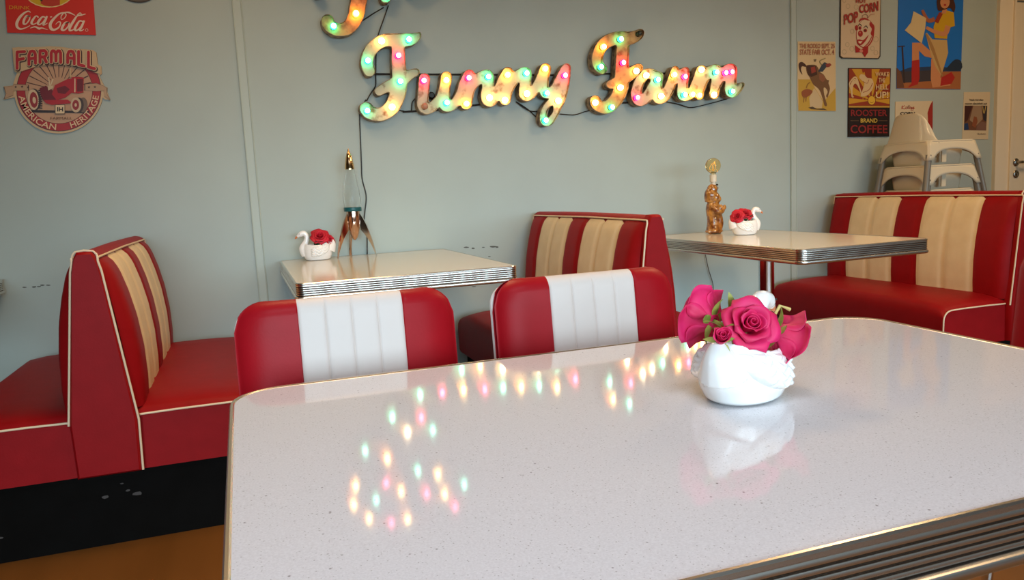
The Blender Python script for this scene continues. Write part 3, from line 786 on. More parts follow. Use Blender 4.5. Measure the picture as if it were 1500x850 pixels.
gF = [[(275, 445, 34), (250, 420, 36), (244, 370, 36), (268, 305, 38), (325, 258, 42), (395, 242, 42), (455, 245, 42), (500, 228, 36), (520, 212, 27)],
      [(410, 260, 40), (408, 330, 42), (404, 400, 42), (402, 480, 46), (398, 560, 46), (365, 640, 44), (305, 692, 42), (245, 680, 36), (230, 650, 36)],
      [(328, 545, 28), (370, 530, 34), (430, 500, 36), (480, 462, 38), (510, 438, 30)]]
arm = [[(628, 500, 36), (590, 476, 34), (545, 484, 34), (510, 540, 34), (494, 610, 36), (515, 650, 34), (560, 630, 36), (605, 560, 36), (635, 500, 34)],
       [(640, 490, 30), (625, 560, 38), (640, 630, 40), (685, 610, 36), (718, 545, 34), (742, 480, 34), (746, 448, 24)],
       [(744, 460, 28), (768, 490, 28), (800, 470, 32), (812, 456, 26)],
       [(805, 480, 34), (795, 540, 34), (798, 612, 38), (845, 605, 30), (882, 540, 34), (908, 470, 34), (918, 450, 30)],
       [(915, 455, 34), (905, 530, 34), (900, 615, 30)],
       [(905, 600, 26), (930, 520, 30), (965, 465, 34), (1015, 452, 34), (1008, 530, 32), (996, 608, 32)],
       [(1000, 590, 26), (1030, 520, 30), (1065, 465, 34), (1110, 445, 34), (1105, 520, 36), (1108, 590, 40), (1150, 570, 28), (1178, 545, 16)]]
gb = [(393, 253, 'g'), (282, 303, 'y'), (265, 432, 'g'), (408, 404, 'r'), (495, 458, 'w'), (392, 565, 'w'), (230, 662, 'w'), (335, 692, 'g'),
      (558, 486, 'w'), (630, 515, 'g'), (498, 630, 'r'), (655, 620, 'w'), (738, 482, 'y'), (806, 495, 'r'), (804, 612, 'g'), (900, 615, 'y'), (855, 610, 'y'), (915, 450, 'w'), (1008, 466, 'g'), (996, 612, 'w'), (1108, 464, 'r'), (1068, 470, 'r'), (1112, 590, 'g'), (514, 216, 'd')]
marquee('bulb-lit rusty tin script word Farm, right of the word Funny', [('capital letter F', gF, RUSTO), ('joined lower-case letters arm', arm, RUST)], gb, Z3)
# the word above, cut off by the top of the photo
tj = [[(538, -95, 9), (536, -45, 11), (526, 0, 12), (521, 24, 11.5), (510, 40, 10.5), (493, 43, 9.5), (482, 36, 9.5), (480, 30, 9.5)],
      [(466, -12, 8), (455, -45, 9), (478, -82, 9), (513, -95, 9), (550, -94, 9), (590, -104, 6)], [(488, -52, 7), (514, -24, 8), (535, -36, 8)]]
th = [[(582, -100, 8), (574, -50, 9), (565, -4, 8.5)], [(568, -30, 7), (588, -62, 8), (606, -58, 8), (599, -18, 9), (620, -20, 7), (639, -43, 8), (632, -80, 8), (617, -78, 8), (612, -40, 7)]]
tbu = [(488.5, 38.5, 'g'), (521.5, 20, 'y'), (514, -22, 'r'), (465, -20, 'y'), (457, -53, 'y'), (598, -19, 'y'), (605, -56, 'y'), (638, -43, 'g'), (536, -41, 'y'), (576, -50, 'r'), (494, -50, 'g'), (478, -82, 'y'), (619, -80, 'r'), (540, -92, 'y'), (513, -94, 'r'), (567, -8, 'g')]
marquee('bulb-lit rusty script letters cut off by the top edge of the photo', [('hooked capital letter', tj, RUSTO), ('lower letters', th, RUST)], tbu, PX, 1.4)
# cables between and below the words
def cable(label, pts, Y, r=.0028, m=BLKW, name='power_cord'):
    b = MB(); sp = spline([(*p, Y) if len(p) == 2 else p for p in pts], 8)
    b.tube([tuple(at(p[0], p[1], p[2])) for p in sp], r, m, 7)
    return tag(b.build(name), label, 'cable')
cable('black cable dropping from the word Funny down the wall behind the rocket lamp', [(536, 146), (527, 164), (526.8, 172), (528, 205), (529.5, 240), (530.5, 262), (536.4, 287), (534.5, 310), (533.5, 325), (537.4, 343), (538, 372), (539, 392)], -.008)
cable('black cable from the cropped upper word down to the capital F of Funny', [(569, 8), (562, 28), (553, 55), (551, 75), (550.5, 110), (550, 126), (543, 137), (537, 148)], -.010)
cable('black cable between the hook of the upper letter and its neighbour', [(530, 31), (545, 21), (562, 11)], -.010)
cable('looped black cable between the F and the u of Funny', [(552, 161), (575, 160), (592, 163), (602, 163), (604, 150), (610, 143)], -.010)
cable('black cable hanging from the n of Funny to the tail of the y', [(756, 149), (773, 160), (785, 171), (791, 175)], -.010)
cable('black cable running from the n to the y of Funny, above the hanging one', [(757, 150), (775, 162), (790, 163)], -.012)
cable('black cable slung between the words Funny and Farm', [(820, 167), (832, 168), (843, 168), (856, 164), (864, 162)], -.010)
cable('black cable slung under the letters arm of Farm', [(975, 149), (995, 153), (1012, 157.5), (1035, 153), (1065, 145)], -.010)
cable('thin brown cable hanging under the table of the figurine lamp', [(1033, 372), (1038, 395), (1044, 415), (1045, 432)], -.012, .0022, BRNW)
for lab, pts in (('black metal rod behind the letters of Funny, at bulb height', [(548, 108.5), (815, 110)]), ('black metal rod behind the feet of the letters in Funny', [(590, 164), (640, 161), (705, 153)]), ('black metal rod behind the letters of Farm', [(880, 108), (960, 108), (1060, 104)]), ('black metal rod behind the feet of the letters in Farm', [(905, 151), (960, 148)])):
    b = MB(); b.tube([tuple(at(*p, -.013)) for p in pts], .0045, BLKW, 8); tag(b.build('support_rod'), lab, 'rod')

# ------------------------------------------------------------------ wall signs and posters
def paint(c, rough=.45): return mat('print %d %d %d' % tuple(c), c, rough, spec=.35)
class Pic:
    """flat printed artwork lying on a wall panel; coordinates of the zoomed view are mapped to the wall."""
    def __init__(s, f, Y): s.b = MB(); s.f = f; s.Y = Y; s.k = 0; s.step = 1
    def p(s, x, y): return tuple(at(*s.f(x, y), s.Y-.0001*s.k))
    def poly(s, pts, c, smooth=0):
        s.k += s.step
        if smooth: pts = [tuple(q) for q in spline(pts, smooth, True)]
        s.b.poly([s.p(*q) for q in pts], paint(c))
    def ell(s, x, y, rx, ry, c, a=0, n=24):
        ca, sa = math.cos(a), math.sin(a)
        s.poly([(x+rx*math.cos(t)*ca-ry*math.sin(t)*sa, y+rx*math.cos(t)*sa+ry*math.sin(t)*ca) for t in np.linspace(0, 2*PI, n+1)[:-1]], c)
    def line(s, pts, w_, c, n=8):
        s.k += s.step; d = [np.array(q) for q in (spline(pts, n) if len(pts) > 2 else pts)]
        ws = w_ if isinstance(w_, (list, tuple)) else [w_]
        P = []
        for i, q in enumerate(d):
            t = d[min(i+1, len(d)-1)]-d[max(i-1, 0)]; t = t/(np.linalg.norm(t)+1e-9); nn = np.array([-t[1], t[0]])
            ww = float(np.interp(i/(len(d)-1), np.linspace(0, 1, len(ws)), ws)) if len(ws) > 1 else ws[0]
            P.append([s.p(*(q-nn*ww/2)), s.p(*(q+nn*ww/2))])
        s.b.grid(P, paint(c))
    def ring(s, x, y, rx, ry, w_, c):
        s.line([(x+rx*math.cos(t), y+ry*math.sin(t)) for t in np.linspace(0, 2*PI, 25)], w_, c, 2)
    def done(s, parent, name='picture'): return s.b.build(name, parent, smooth=False)
FONT = None
def text_pts(txt, bold=.0):
    cu = bpy.data.curves.new('t', 'FONT'); cu.body = txt; cu.size = 1; cu.offset = bold; cu.resolution_u = 3
    o = bpy.data.objects.new('t', cu); COL.objects.link(o)
    dg = bpy.context.evaluated_depsgraph_get(); me = bpy.data.meshes.new_from_object(o.evaluated_get(dg))
    vs = [(v.co.x, v.co.y) for v in me.vertices]; fs = [tuple(p.vertices) for p in me.polygons]
    bpy.data.objects.remove(o); bpy.data.meshes.remove(me)
    V = np.array(vs); lo, hi = V.min(0), V.max(0); V = (V-lo)/(hi-lo)
    return V, fs
def lettering(txt, fn, f, Y, c, parent, bold=.0, name='lettering'):
    """fn maps (s,t) in the unit square (t up) to drawing coordinates."""
    V, fs = text_pts(txt, bold); b = MB()
    b.add([tuple(at(*f(*fn(s, t)), Y)) for s, t in V], fs, paint(c)); return b.build(name, parent, smooth=False)
def quad(tl, tr, br, bl):
    tl, tr, br, bl = map(np.array, (tl, tr, br, bl))
    return lambda s, t: tuple((bl*(1-s)+br*s)*(1-t)+(tl*(1-s)+tr*s)*t)
def rect(x0, y0, x1, y1): return quad((x0, y0), (x1, y0), (x1, y1), (x0, y1))
def panel(name, label, cat, pts, f, c, th=.004, edge=None):
    """thin panel on the wall; its front is at y=-th"""
    T = thing(name, label, cat, (0, 0, 0)); b = MB()
    fr = [tuple(at(*f(*q), -th)) for q in pts]; bk = [(p[0], -.0008, p[2]) for p in fr]
    b.poly(fr, paint(c)); b.grid([fr, bk], paint(edge or c), closed_v=True); b.poly(bk, paint(edge or c))
    b.build('panel', T, smooth=False); return T
Z4 = lambda x, y: (1140+x/4.1667, y/4.1667)
ZR = lambda x, y: (1160+x/7.0875, 50+y/7.0833)
ZP = lambda x, y: (1220+x/8.95, y/8.947)
ZC = lambda x, y: (1235+x/7.393, 95+y/7.391)
ZG = lambda x, y: (1300+x/6.075, y/6.071)
ZN = lambda x, y: (1395+x/9.443, 125+y/9.444)
ZF = lambda x, y: (x/5.665, 55+y/5.667)
ZK = lambda x, y: (x/6.818, y/6.817)

# red drink sign, top left
T = panel('drink_sign', 'bright red rectangular drink sign with white script, above the round tractor sign', 'sign', [(36, -260), (912, -260), (957, 350), (72, 325)], ZK, (214, 44, 22), .006)
p = Pic(ZK, -.0066); p.ell(490, -110, 262, 186, (240, 214, 150)); p.ell(490, -112, 252, 178, (216, 176, 30))
p.poly([(405, 35), (430, -60), (600, -60), (598, 50), (520, 66), (450, 58)], (196, 60, 34)); p.poly([(400, 0), (430, -5), (420, 12), (405, 15)], (70, 40, 26))
p.done(T)
lettering('DRINK', quad((90, 55), (300, 62), (300, 95), (90, 90)), ZK, -.0070, (226, 150, 30), T, .01)
p = Pic(ZK, -.0071); W_ = (240, 214, 190)
p.line([(305, 125), (285, 112), (245, 128), (200, 170), (170, 225), (172, 268), (205, 290), (255, 278), (300, 255)], [8, 12, 18, 26, 30, 26, 16, 10, 6], W_)     # C
p.line([(300, 165), (265, 160), (240, 200), (236, 235), (258, 240), (288, 205), (298, 170), (280, 160), (255, 185)], [12, 18, 24, 22, 12, 14, 12, 8, 5], W_)      # o
p.line([(385, 175), (360, 160), (330, 195), (315, 230), (335, 243), (372, 225)], [14, 12, 22, 24, 12, 6], W_)                        # c
p.line([(455, 175), (425, 168), (395, 200), (378, 232), (395, 246), (425, 225), (455, 185)], [12, 14, 24, 24, 12, 10, 12], W_)               # a
p.line([(470, 160), (450, 210), (432, 245), (450, 245), (475, 230)], [18, 22, 20, 10, 5], W_)
p.line([(500, 170), (520, 168)], 10, W_)
p.line([(610, 190), (612, 160), (640, 130), (660, 150), (640, 185), (610, 195)], [8, 10, 10, 10, 8, 6], W_)                         # loop
p.line([(640, 125), (590, 140), (535, 190), (503, 240), (510, 285), (545, 297), (590, 270), (604, 225), (580, 220), (555, 245)], [10, 16, 24, 30, 30, 20, 14, 12, 8, 5], W_)  # C
p.line([(640, 125), (690, 125), (752, 155)], [8, 16, 4], W_)
p.line([(690, 225), (655, 225), (628, 260), (618, 295), (645, 300), (680, 265), (690, 230), (665, 225), (648, 245)], [10, 18, 24, 24, 14, 14, 12, 8, 5], W_)     # o
p.line([(855, 140), (815, 150), (770, 160), (735, 210), (700, 270), (695, 302), (725, 300), (760, 270)], [6, 14, 14, 24, 26, 20, 12, 6], W_)      # l
p.line([(820, 150), (800, 130), (770, 150)], [6, 10, 8], W_)
p.line([(828, 215), (795, 210), (765, 250), (748, 290), (765, 305), (800, 275), (828, 230)], [12, 14, 24, 26, 14, 10, 12], W_)               # a
p.line([(842, 205), (815, 265), (796, 300), (818, 304), (838, 290)], [18, 24, 22, 10, 5], W_)
p.line([(300, 282), (350, 268), (390, 285), (420, 280), (478, 298)], [4, 14, 22, 12, 3], W_); p.ring(866, 300, 13, 13, 4, W_)
p.done(T, 'script_lettering')
# round tractor sign
cx0, cy0, R0 = 488, 440, 352
out = []
top = [(100, 85), (160, 78), (205, 95), (250, 85), (320, 78), (420, 72), (520, 78), (600, 92), (680, 95), (770, 102), (800, 125), (812, 220), (842, 240), (846, 300), (826, 322)]
out += top
out += [(865, 400), (892, 416), (890, 450), (916, 522), (868, 512)]
for a in np.linspace(.16, PI-.16, 30): out.append((cx0+R0*1.05*math.cos(a), cy0+R0*1.015*math.sin(a)))
out += [(30, 515), (45, 470), (28, 405), (105, 398), (120, 350), (140, 295), (118, 280), (108, 200)]
T = panel('tractor_sign', 'round tin sign with a red tractor and arched red lettering on the left wall', 'sign', out, ZF, (206, 176, 134), .006, (70, 40, 30))
p = Pic(ZF, -.0064)
p.poly([(cx0+R0*1.0*math.cos(a), cy0+R0*.965*math.sin(a)) for a in np.linspace(0, 2*PI, 61)[:-1] if True], (70, 34, 28))
p.ell(cx0, cy0, R0*.985, R0*.95, (172, 34, 36), n=60); p.ell(cx0, cy0, R0*.80, R0*.785, (70, 34, 28), n=60); p.ell(cx0, cy0, R0*.79, R0*.775, (196, 152, 118), n=60)
for k in range(13):
    a = PI*(.08+.84*k/12); p.line([(cx0-110*math.cos(a), 440-110*math.sin(a)), (cx0-274*math.cos(a), 440-268*math.sin(a))], [5, 9], (84, 52, 40))
for pts in ([(30, 410), (110, 400), (112, 385), (240, 392), (240, 440), (112, 440), (110, 480), (30, 512), (48, 466)], [(915, 520), (868, 490), (866, 440), (800, 445), (700, 440), (700, 385), (800, 378), (860, 400), (890, 420), (885, 460)]):
    p.poly(pts, (88, 60, 44)); c_ = np.mean(pts, 0); p.poly([tuple(c_+(np.array(q)-c_)*.94) for q in pts], (186, 150, 116))
for sx, sy in ((130, 410), (183, 408), (232, 414), (738, 412), (788, 410)):
    p.poly([(sx+(13 if k % 2 == 0 else 5)*math.sin(PI*k/5), sy-(13 if k % 2 == 0 else 5)*math.cos(PI*k/5)) for k in range(10)], (60, 34, 26))
p.poly([(250, 600), (740, 612), (735, 628), (270, 622)], (50, 34, 28))
# tractor
p.ell(285, 515, 56, 92, (66, 46, 38), -.1); p.ell(276, 515, 46, 86, (214, 186, 150), -.1); p.ell(280, 518, 33, 66, (150, 40, 38), -.1); p.ell(284, 520, 14, 28, (214, 186, 150), -.1)
for k in range(9): p.line([(318, 440+k*18), (352, 434+k*19)], 9, (60, 44, 36))
RT, RD = (176, 26, 34), (112, 18, 24)
p.poly([(330, 420), (380, 400), (440, 440), (470, 420), (470, 520), (360, 525), (335, 470)], RD); p.poly([(455, 395), (560, 345), (600, 340), (600, 455), (540, 500), (470, 520), (430, 470)], RT)
p.poly([(470, 420), (540, 400), (580, 430), (540, 470), (480, 460)], RD); p.poly([(592, 330), (650, 325), (695, 332), (692, 455), (650, 465), (600, 460)], RT); p.poly([(618, 340), (626, 340), (626, 455), (616, 455)], (224, 196, 160))
p.poly([(640, 345), (690, 345), (688, 445), (640, 450)], RD); p.line([(585, 330), (582, 250)], 14, (200, 170, 130)); p.line([(405, 330), (415, 400), (440, 345)], 10, (220, 196, 160)); p.poly([(395, 400), (440, 400), (440, 420), (400, 440)], (210, 186, 150))
p.poly([(360, 520), (560, 515), (600, 545), (430, 560), (380, 545)], RT); p.ell(690, 560, 36, 62, (120, 96, 78)); p.ell(655, 560, 40, 62, (70, 52, 44)); p.ell(630, 560, 44, 62, (206, 180, 146)); p.ell(628, 560, 28, 42, (150, 40, 38)); p.ell(628, 560, 10, 15, (214, 186, 150))
p.poly([(456, 556), (540, 556), (540, 636), (456, 636)], (90, 60, 44)); p.poly([(461, 561), (535, 561), (535, 631), (461, 631)], (226, 200, 160))
p.poly([(106, 90), (160, 82), (420, 76), (600, 94), (770, 106), (796, 130), (808, 225), (836, 246), (836, 300), (800, 296), (720, 262), (620, 236), (500, 226), (380, 228), (280, 248), (180, 280), (130, 288), (112, 200)], (206, 176, 134))
p.done(T)
lettering('IH', rect(474, 578, 524, 614), ZF, -.0126, (50, 34, 30), T, .03); lettering('FARMALL', rect(418, 660, 598, 680), ZF, -.0126, (80, 52, 40), T, .0)
def arch(x0, x1, tops, bots, shear=0):
    def fn(s, t):
        tt = np.interp(s, np.linspace(0, 1, len(tops)), tops); bb = np.interp(s, np.linspace(0, 1, len(bots)), bots)
        return (x0+(x1-x0)*s+shear*(s-.5)*(1-t)*40, bb+(tt-bb)*t)
    return fn
fa = arch(122, 800, (104, 94, 90, 90, 93, 98, 106), (274, 238, 218, 213, 220, 240, 272), .4)
STK = {'F': [[(0, 0), (0, 1)], [(0, 1), (1, 1)], [(0, .52), (.85, .52)]], 'A': [[(0, 0), (0, .7), (.2, .96), (.5, 1), (.8, .96), (1, .7), (1, 0)], [(0, .42), (1, .42)]],
       'R': [[(0, 0), (0, 1), (.75, 1), (1, .85), (1, .62), (.75, .46), (0, .46)], [(.6, .46), (1, 0)]], 'M': [[(0, 0), (0, .8), (.12, .97), (.3, .97), (.5, .75), (.5, .1)], [(.5, .75), (.7, .97), (.88, .97), (1, .8), (1, 0)]], 'L': [[(0, 1), (0, 0), (1, 0)]]}
FCELL = [('F', 142, 62), ('A', 240, 54), ('R', 332, 52), ('M', 425, 78), ('A', 562, 54), ('L', 652, 46), ('L', 734, 50)]
def ftop(x): return float(np.interp(x, [120, 300, 480, 650, 800], [122, 110, 107, 116, 126]))
def fbot(x): return float(np.interp(x, [120, 240, 360, 560, 660, 800], [262, 222, 202, 208, 226, 262]))
for wd, cc, nm in ((46, (70, 36, 30), 'letter_shadow'), (38, (224, 192, 146), 'letter_outline'), (24, (178, 28, 36), 'lettering')):
    p = Pic(ZF, -.0128-.0044*(46-wd)/22); p.step = .25
    for ch, x_, w_ in FCELL:
        for st in STK[ch]:
            q = [np.array((x_+w_*a, fbot(x_+w_*a)+(ftop(x_+w_*a)-fbot(x_+w_*a))*c)) for a, c in st]
            sh = np.array((6, 5)) if wd == 46 else np.zeros(2)
            for a, c in zip(q[:-1], q[1:]): p.line([tuple(a+sh), tuple(c+sh)], wd, cc)
            for a in q: p.ell(a[0]+sh[0], a[1]+sh[1], wd/2, wd/2, cc, 0, 14)
    p.done(T, nm)
def ringtext(a0, a1, r0, r1):
    def fn(s, t):
        a = a0+(a1-a0)*s; r = r1+(r0-r1)*t
        return (cx0+r*math.cos(a), cy0+r*.975*math.sin(a))
    return fn
lettering('AMERICAN', ringtext(math.radians(172), math.radians(94), 286, 338), ZF, -.0126, (226, 190, 150), T, .012); lettering('HERITAGE', ringtext(math.radians(72), math.radians(8), 286, 338), ZF, -.0126, (226, 190, 150), T, .012)
# a round plate whose lower rim just enters the photo
c_ = at(199, -33, -.004); b = MB(); b.lathe([(0, 0), (.100, 0), (.104, .004), (.10, .008), (.085, .006), (0, .006)], paint((90, 84, 78)), 40, (c_[0], -.0006, c_[2]+.0), AY); tag(b.build('round_sign'), 'grey round sign at the top edge, only its lower rim in view', 'sign')

# rodeo poster
T = panel('rodeo_poster', 'curling cream rodeo poster with a bucking horse, left of the other posters', 'poster', [(62, 75), (452, 78), (458, 800), (68, 797), (58, 600)], ZR, (216, 186, 138), .003)
p = Pic(ZR, -.0034)
p.poly([(66, 470), (200, 470), (240, 560), (330, 700), (452, 560), (455, 797), (70, 794)], (196, 156, 62)); p.poly([(180, 660), (230, 560), (270, 610), (320, 700), (310, 770), (190, 760)], (206, 180, 136)); p.poly([(170, 762), (215, 752), (260, 775), (330, 770), (370, 790), (200, 780)], (90, 72, 52))
H1, H2 = (74, 44, 30), (120, 84, 52)
p.poly([(75, 300), (110, 290), (150, 325), (145, 340), (105, 335), (95, 370), (110, 420), (85, 390), (70, 340)], H1, 4); p.poly([(148, 330), (190, 318), (255, 325), (290, 390), (330, 420), (360, 470), (385, 480), (380, 510), (395, 560), (388, 600), (370, 660), (355, 640), (372, 600), (350, 560), (330, 560), (335, 620), (350, 680), (365, 740), (340, 745), (325, 690), (300, 610), (270, 560), (220, 520), (185, 450), (155, 400)], H2, 3)
p.poly([(150, 335), (185, 322), (250, 330), (265, 420), (200, 445), (165, 420)], H1); p.poly([(195, 345), (240, 335), (250, 390), (205, 410)], (150, 60, 44)); p.poly([(280, 410), (330, 420), (350, 470), (320, 500), (285, 470)], (146, 92, 62))
p.poly([(270, 390), (310, 320), (340, 290), (370, 305), (360, 340), (320, 390)], (58, 66, 76)); p.poly([(350, 310), (395, 300), (412, 320), (390, 340), (360, 345)], (146, 62, 48)); p.poly([(225, 262), (255, 258), (250, 285), (235, 288)], (120, 100, 70)); p.line([(310, 320), (290, 280), (350, 250)], 10, (146, 130, 84))
p.poly([(100, 600), (150, 570), (200, 580), (215, 600), (180, 640), (120, 660)], (150, 84, 50), 3); p.line([(130, 640), (120, 710)], 8, (140, 96, 50)); p.line([(150, 560), (165, 520), (190, 500)], 12, (150, 110, 50)); p.line([(150, 650), (145, 700)], 8, (140, 96, 50))
p.done(T)
lettering('THE RODEO SEPT. 25', rect(82, 98, 445, 146), ZR, -.0064, (158, 84, 62), T, .015); lettering('STATE FAIR OCT. 4', rect(82, 158, 440, 214), ZR, -.0064, (158, 84, 62), T, .015)
# popcorn sign
T = panel('popcorn_sign', 'cream popcorn sign with a red-haired clown face, at the top right', 'sign', [(98, -90), (632, -90), (625, 740), (600, 772), (120, 765), (90, 740)], ZP, (62, 48, 34), .006)
p = Pic(ZP, -.0064); p.poly([(110, -90), (624, -90), (612, 730), (590, 762), (132, 754), (104, 730)], (214, 186, 150))
GC, RC, DK = (190, 166, 132), (168, 34, 30), (60, 40, 34)
for x, y, r in ((198, 82, 26), (305, 92, 26), (150, 10, 20), (565, 515, 30), (190, 585, 24), (150, 680, 26), (250, 640, 28), (520, 635, 24), (565, 690, 26), (255, 410, 24)): p.ring(x, y, r, r*1.15, 8, GC)
p.ell(424, 440, 118, 190, RC, .12, 32); p.ell(420, 435, 106, 182, (220, 194, 160), .12, 32)
p.poly([(490, 290), (540, 330), (545, 400), (520, 470), (495, 440), (510, 380), (480, 330)], RC, 4); p.poly([(290, 350), (320, 330), (330, 390), (300, 395)], RC, 4)
p.line([(345, 285), (370, 255), (420, 245), (470, 265)], [14, 26, 26, 14], RC); p.line([(385, 240), (390, 205), (425, 190), (455, 205), (455, 240)], 7, (130, 80, 60)); p.line([(460, 235), (500, 190), (550, 185)], 5, RC)
p.line([(330, 340), (355, 315), (378, 345)], [5, 12, 8], DK); p.line([(400, 370), (435, 340), (458, 372)], [5, 14, 8], DK); p.ell(355, 368, 20, 24, RC); p.ell(352, 368, 9, 12, DK); p.ell(425, 400, 24, 24, RC); p.ell(422, 400, 11, 13, DK); p.ell(362, 440, 32, 42, RC); p.ell(356, 428, 10, 12, (216, 120, 100))
p.poly([(315, 530), (345, 515), (400, 525), (470, 455), (440, 520), (400, 570), (360, 595), (325, 575)], RC, 4); p.poly([(335, 540), (390, 540), (365, 570), (340, 565)], (226, 200, 166)); p.line([(400, 625), (470, 560), (515, 470)], [10, 14, 8], RC)
p.poly([(290, 590), (370, 650), (465, 590), (462, 690), (420, 748), (380, 680), (300, 690)], RC); p.ell(372, 668, 24, 22, (208, 130, 110))
p.done(T)
lettering('HOT', rect(305, -18, 440, 38), ZP, -.0112, RC, T, .03)
lettering('CORN', arch(348, 598, (62, 40, 10), (170, 165, 140)), ZP, -.0112, RC, T, .03); lettering('POP', arch(148, 332, (190, 165, 140), (330, 300, 300)), ZP, -.0112, RC, T, .03)
# rooster coffee sign
T = panel('coffee_sign', 'maroon and yellow coffee sign with a white rooster, above the dark lower half', 'sign', [(58, 34), (518, 38), (500, 776), (54, 782)], ZC, (60, 34, 24), .006)
p = Pic(ZC, -.0064); MR, YL, CR = (150, 56, 28), (206, 150, 42), (218, 184, 134)
p.poly([(66, 42), (510, 44), (504, 442), (62, 442)], MR)
for a0, a1 in ((.05, .14), (.24, .32), (.42, .50), (.60, .68), (.80, .90)):
    pts = [(310, 385)]
    for a in (a0, a1):
        t = PI*a; dx, dy = math.cos(t), -math.sin(t); k = min(abs((505 if dx > 0 else 66)-310)/max(1e-3, abs(dx)), abs(45-385)/max(1e-3, abs(dy))); pts.append((310+dx*k, 385+dy*k))
    p.poly(pts, YL)
p.poly([(64, 360), (310, 385), (64, 425)], YL); p.poly([(310, 385), (504, 365), (504, 425)], YL); p.ell(310, 385, 44, 52, (120, 60, 30)); p.ell(310, 385, 38, 46, (226, 176, 56)); p.line([(290, 400), (310, 412), (330, 400)], 5, (140, 90, 30))
p.poly([(175, 135), (195, 100), (225, 100), (260, 140), (310, 150), (330, 200), (320, 260), (270, 325), (215, 345), (190, 330), (215, 260), (230, 200), (205, 170)], CR, 4); p.line([(215, 300), (280, 270), (320, 200)], 6, MR); p.line([(215, 180), (260, 200), (280, 160)], 5, MR)
p.poly([(195, 100), (200, 75), (215, 90), (232, 75), (240, 110)], YL)
for k in range(5): p.line([(200, 320), (175-8*k, 220-12*k+20), (130-10*k+6, 135+26*k), (75+6*k, 190+38*k), (70+12*k, 240+26*k)], [4, 16, 18, 15, 4], CR)
p.line([(215, 340), (215, 380)], 6, YL); p.line([(245, 335), (250, 385)], 6, YL)
p.poly([(60, 444), (504, 444), (503, 462), (60, 462)], (196, 150, 60)); p.poly([(60, 466), (503, 466), (496, 772), (58, 776)], (34, 20, 16)); p.line([(80, 605), (172, 605)], 4, (120, 90, 60)); p.line([(385, 605), (480, 605)], 4, (120, 90, 60))
p.done(T)
for t_, r_ in (('WAKE', (350, 78, 498, 124)), ('THE', (385, 140, 455, 190)), ('HELL', (355, 212, 490, 268)), ('UP!', (355, 290, 490, 362))): lettering(t_, rect(*r_), ZC, -.0112, (226, 190, 140), T, .02)
lettering('ROOSTER', rect(85, 485, 478, 556), ZC, -.0112, (140, 40, 38), T, .02); lettering('BRAND', rect(190, 580, 372, 626), ZC, -.0112, (206, 170, 70), T, .02); lettering('COFFEE', rect(80, 650, 480, 742), ZC, -.0112, (140, 40, 38), T, .02)
# blue western poster: a plain generic cowgirl
T = panel('western_poster', 'large blue poster of a cowgirl in a yellow shirt and red boots', 'poster', [(100, -110), (680, -110), (650, 795), (80, 788)], ZG, (30, 112, 200), .003)
p = Pic(ZG, -.0034)
p.poly([(88, 640), (200, 600), (420, 590), (655, 610), (650, 650), (86, 690)], (44, 62, 92)); p.poly([(540, 590), (600, 530), (655, 545), (655, 620), (520, 625)], (40, 52, 70), 3); p.poly([(84, 640), (655, 635), (650, 793), (82, 786)], (168, 102, 58)); p.poly([(84, 640), (400, 625), (420, 720), (84, 740)], (66, 58, 62))
p.line([(132, 410), (150, 740)], 14, (60, 44, 40)); p.line([(95, 415), (155, 410)], 10, (60, 44, 40)); p.poly([(82, 600), (120, 640), (150, 780), (82, 784)], (110, 72, 52))
SK, SKD, YS, TN, BT = (206, 138, 92), (170, 96, 62), (206, 160, 30), (200, 164, 106), (176, 40, 34)
p.poly([(220, 380), (300, 380), (400, 470), (410, 520), (330, 500), (280, 450), (282, 540), (218, 545)], SK); p.poly([(218, 540), (285, 530), (285, 700), (270, 750), (180, 780), (215, 740), (215, 640)], BT)
p.poly([(390, 520), (500, 560), (470, 690), (560, 690), (560, 760), (400, 780), (385, 700)], SK); p.poly([(480, 690), (570, 640), (600, 690), (570, 745), (470, 765)], BT)
p.poly([(400, 350), (530, 355), (540, 470), (520, 540), (480, 670), (430, 600), (390, 500), (340, 300), (350, 290)], TN); p.line([(345, 300), (400, 430), (490, 680)], [16, 30, 10], (168, 126, 76))
p.poly([(430, 180), (520, 90), (590, 110), (600, 230), (540, 250), (530, 345), (420, 340), (410, 240)], YS); p.poly([(420, 190), (460, 110), (500, 110), (450, 210)], (150, 50, 30))
p.line([(540, 230), (510, 300), (430, 285), (345, 245)], [50, 44, 36, 26], SK); p.line([(420, 170), (360, 180), (310, 90)], [40, 34, 24], SKD)
p.poly([(232, 100), (345, 160), (335, 260), (305, 385), (155, 270), (210, 200)], (216, 190, 140))
p.poly([(440, -20), (470, -70), (560, -70), (590, 0), (605, 60), (590, 110), (560, 70), (500, 90), (450, 90)], (74, 40, 26), 3); p.ell(512, 20, 42, 56, SK, .1); p.poly([(490, 90), (530, 80), (520, 120), (480, 120)], SK); p.ell(512, 44, 12, 9, (170, 40, 40))
p.ell(512, -50, 92, 30, (196, 150, 90), -.1); p.ell(514, -74, 50, 34, (196, 150, 90), -.1)
p.done(T)
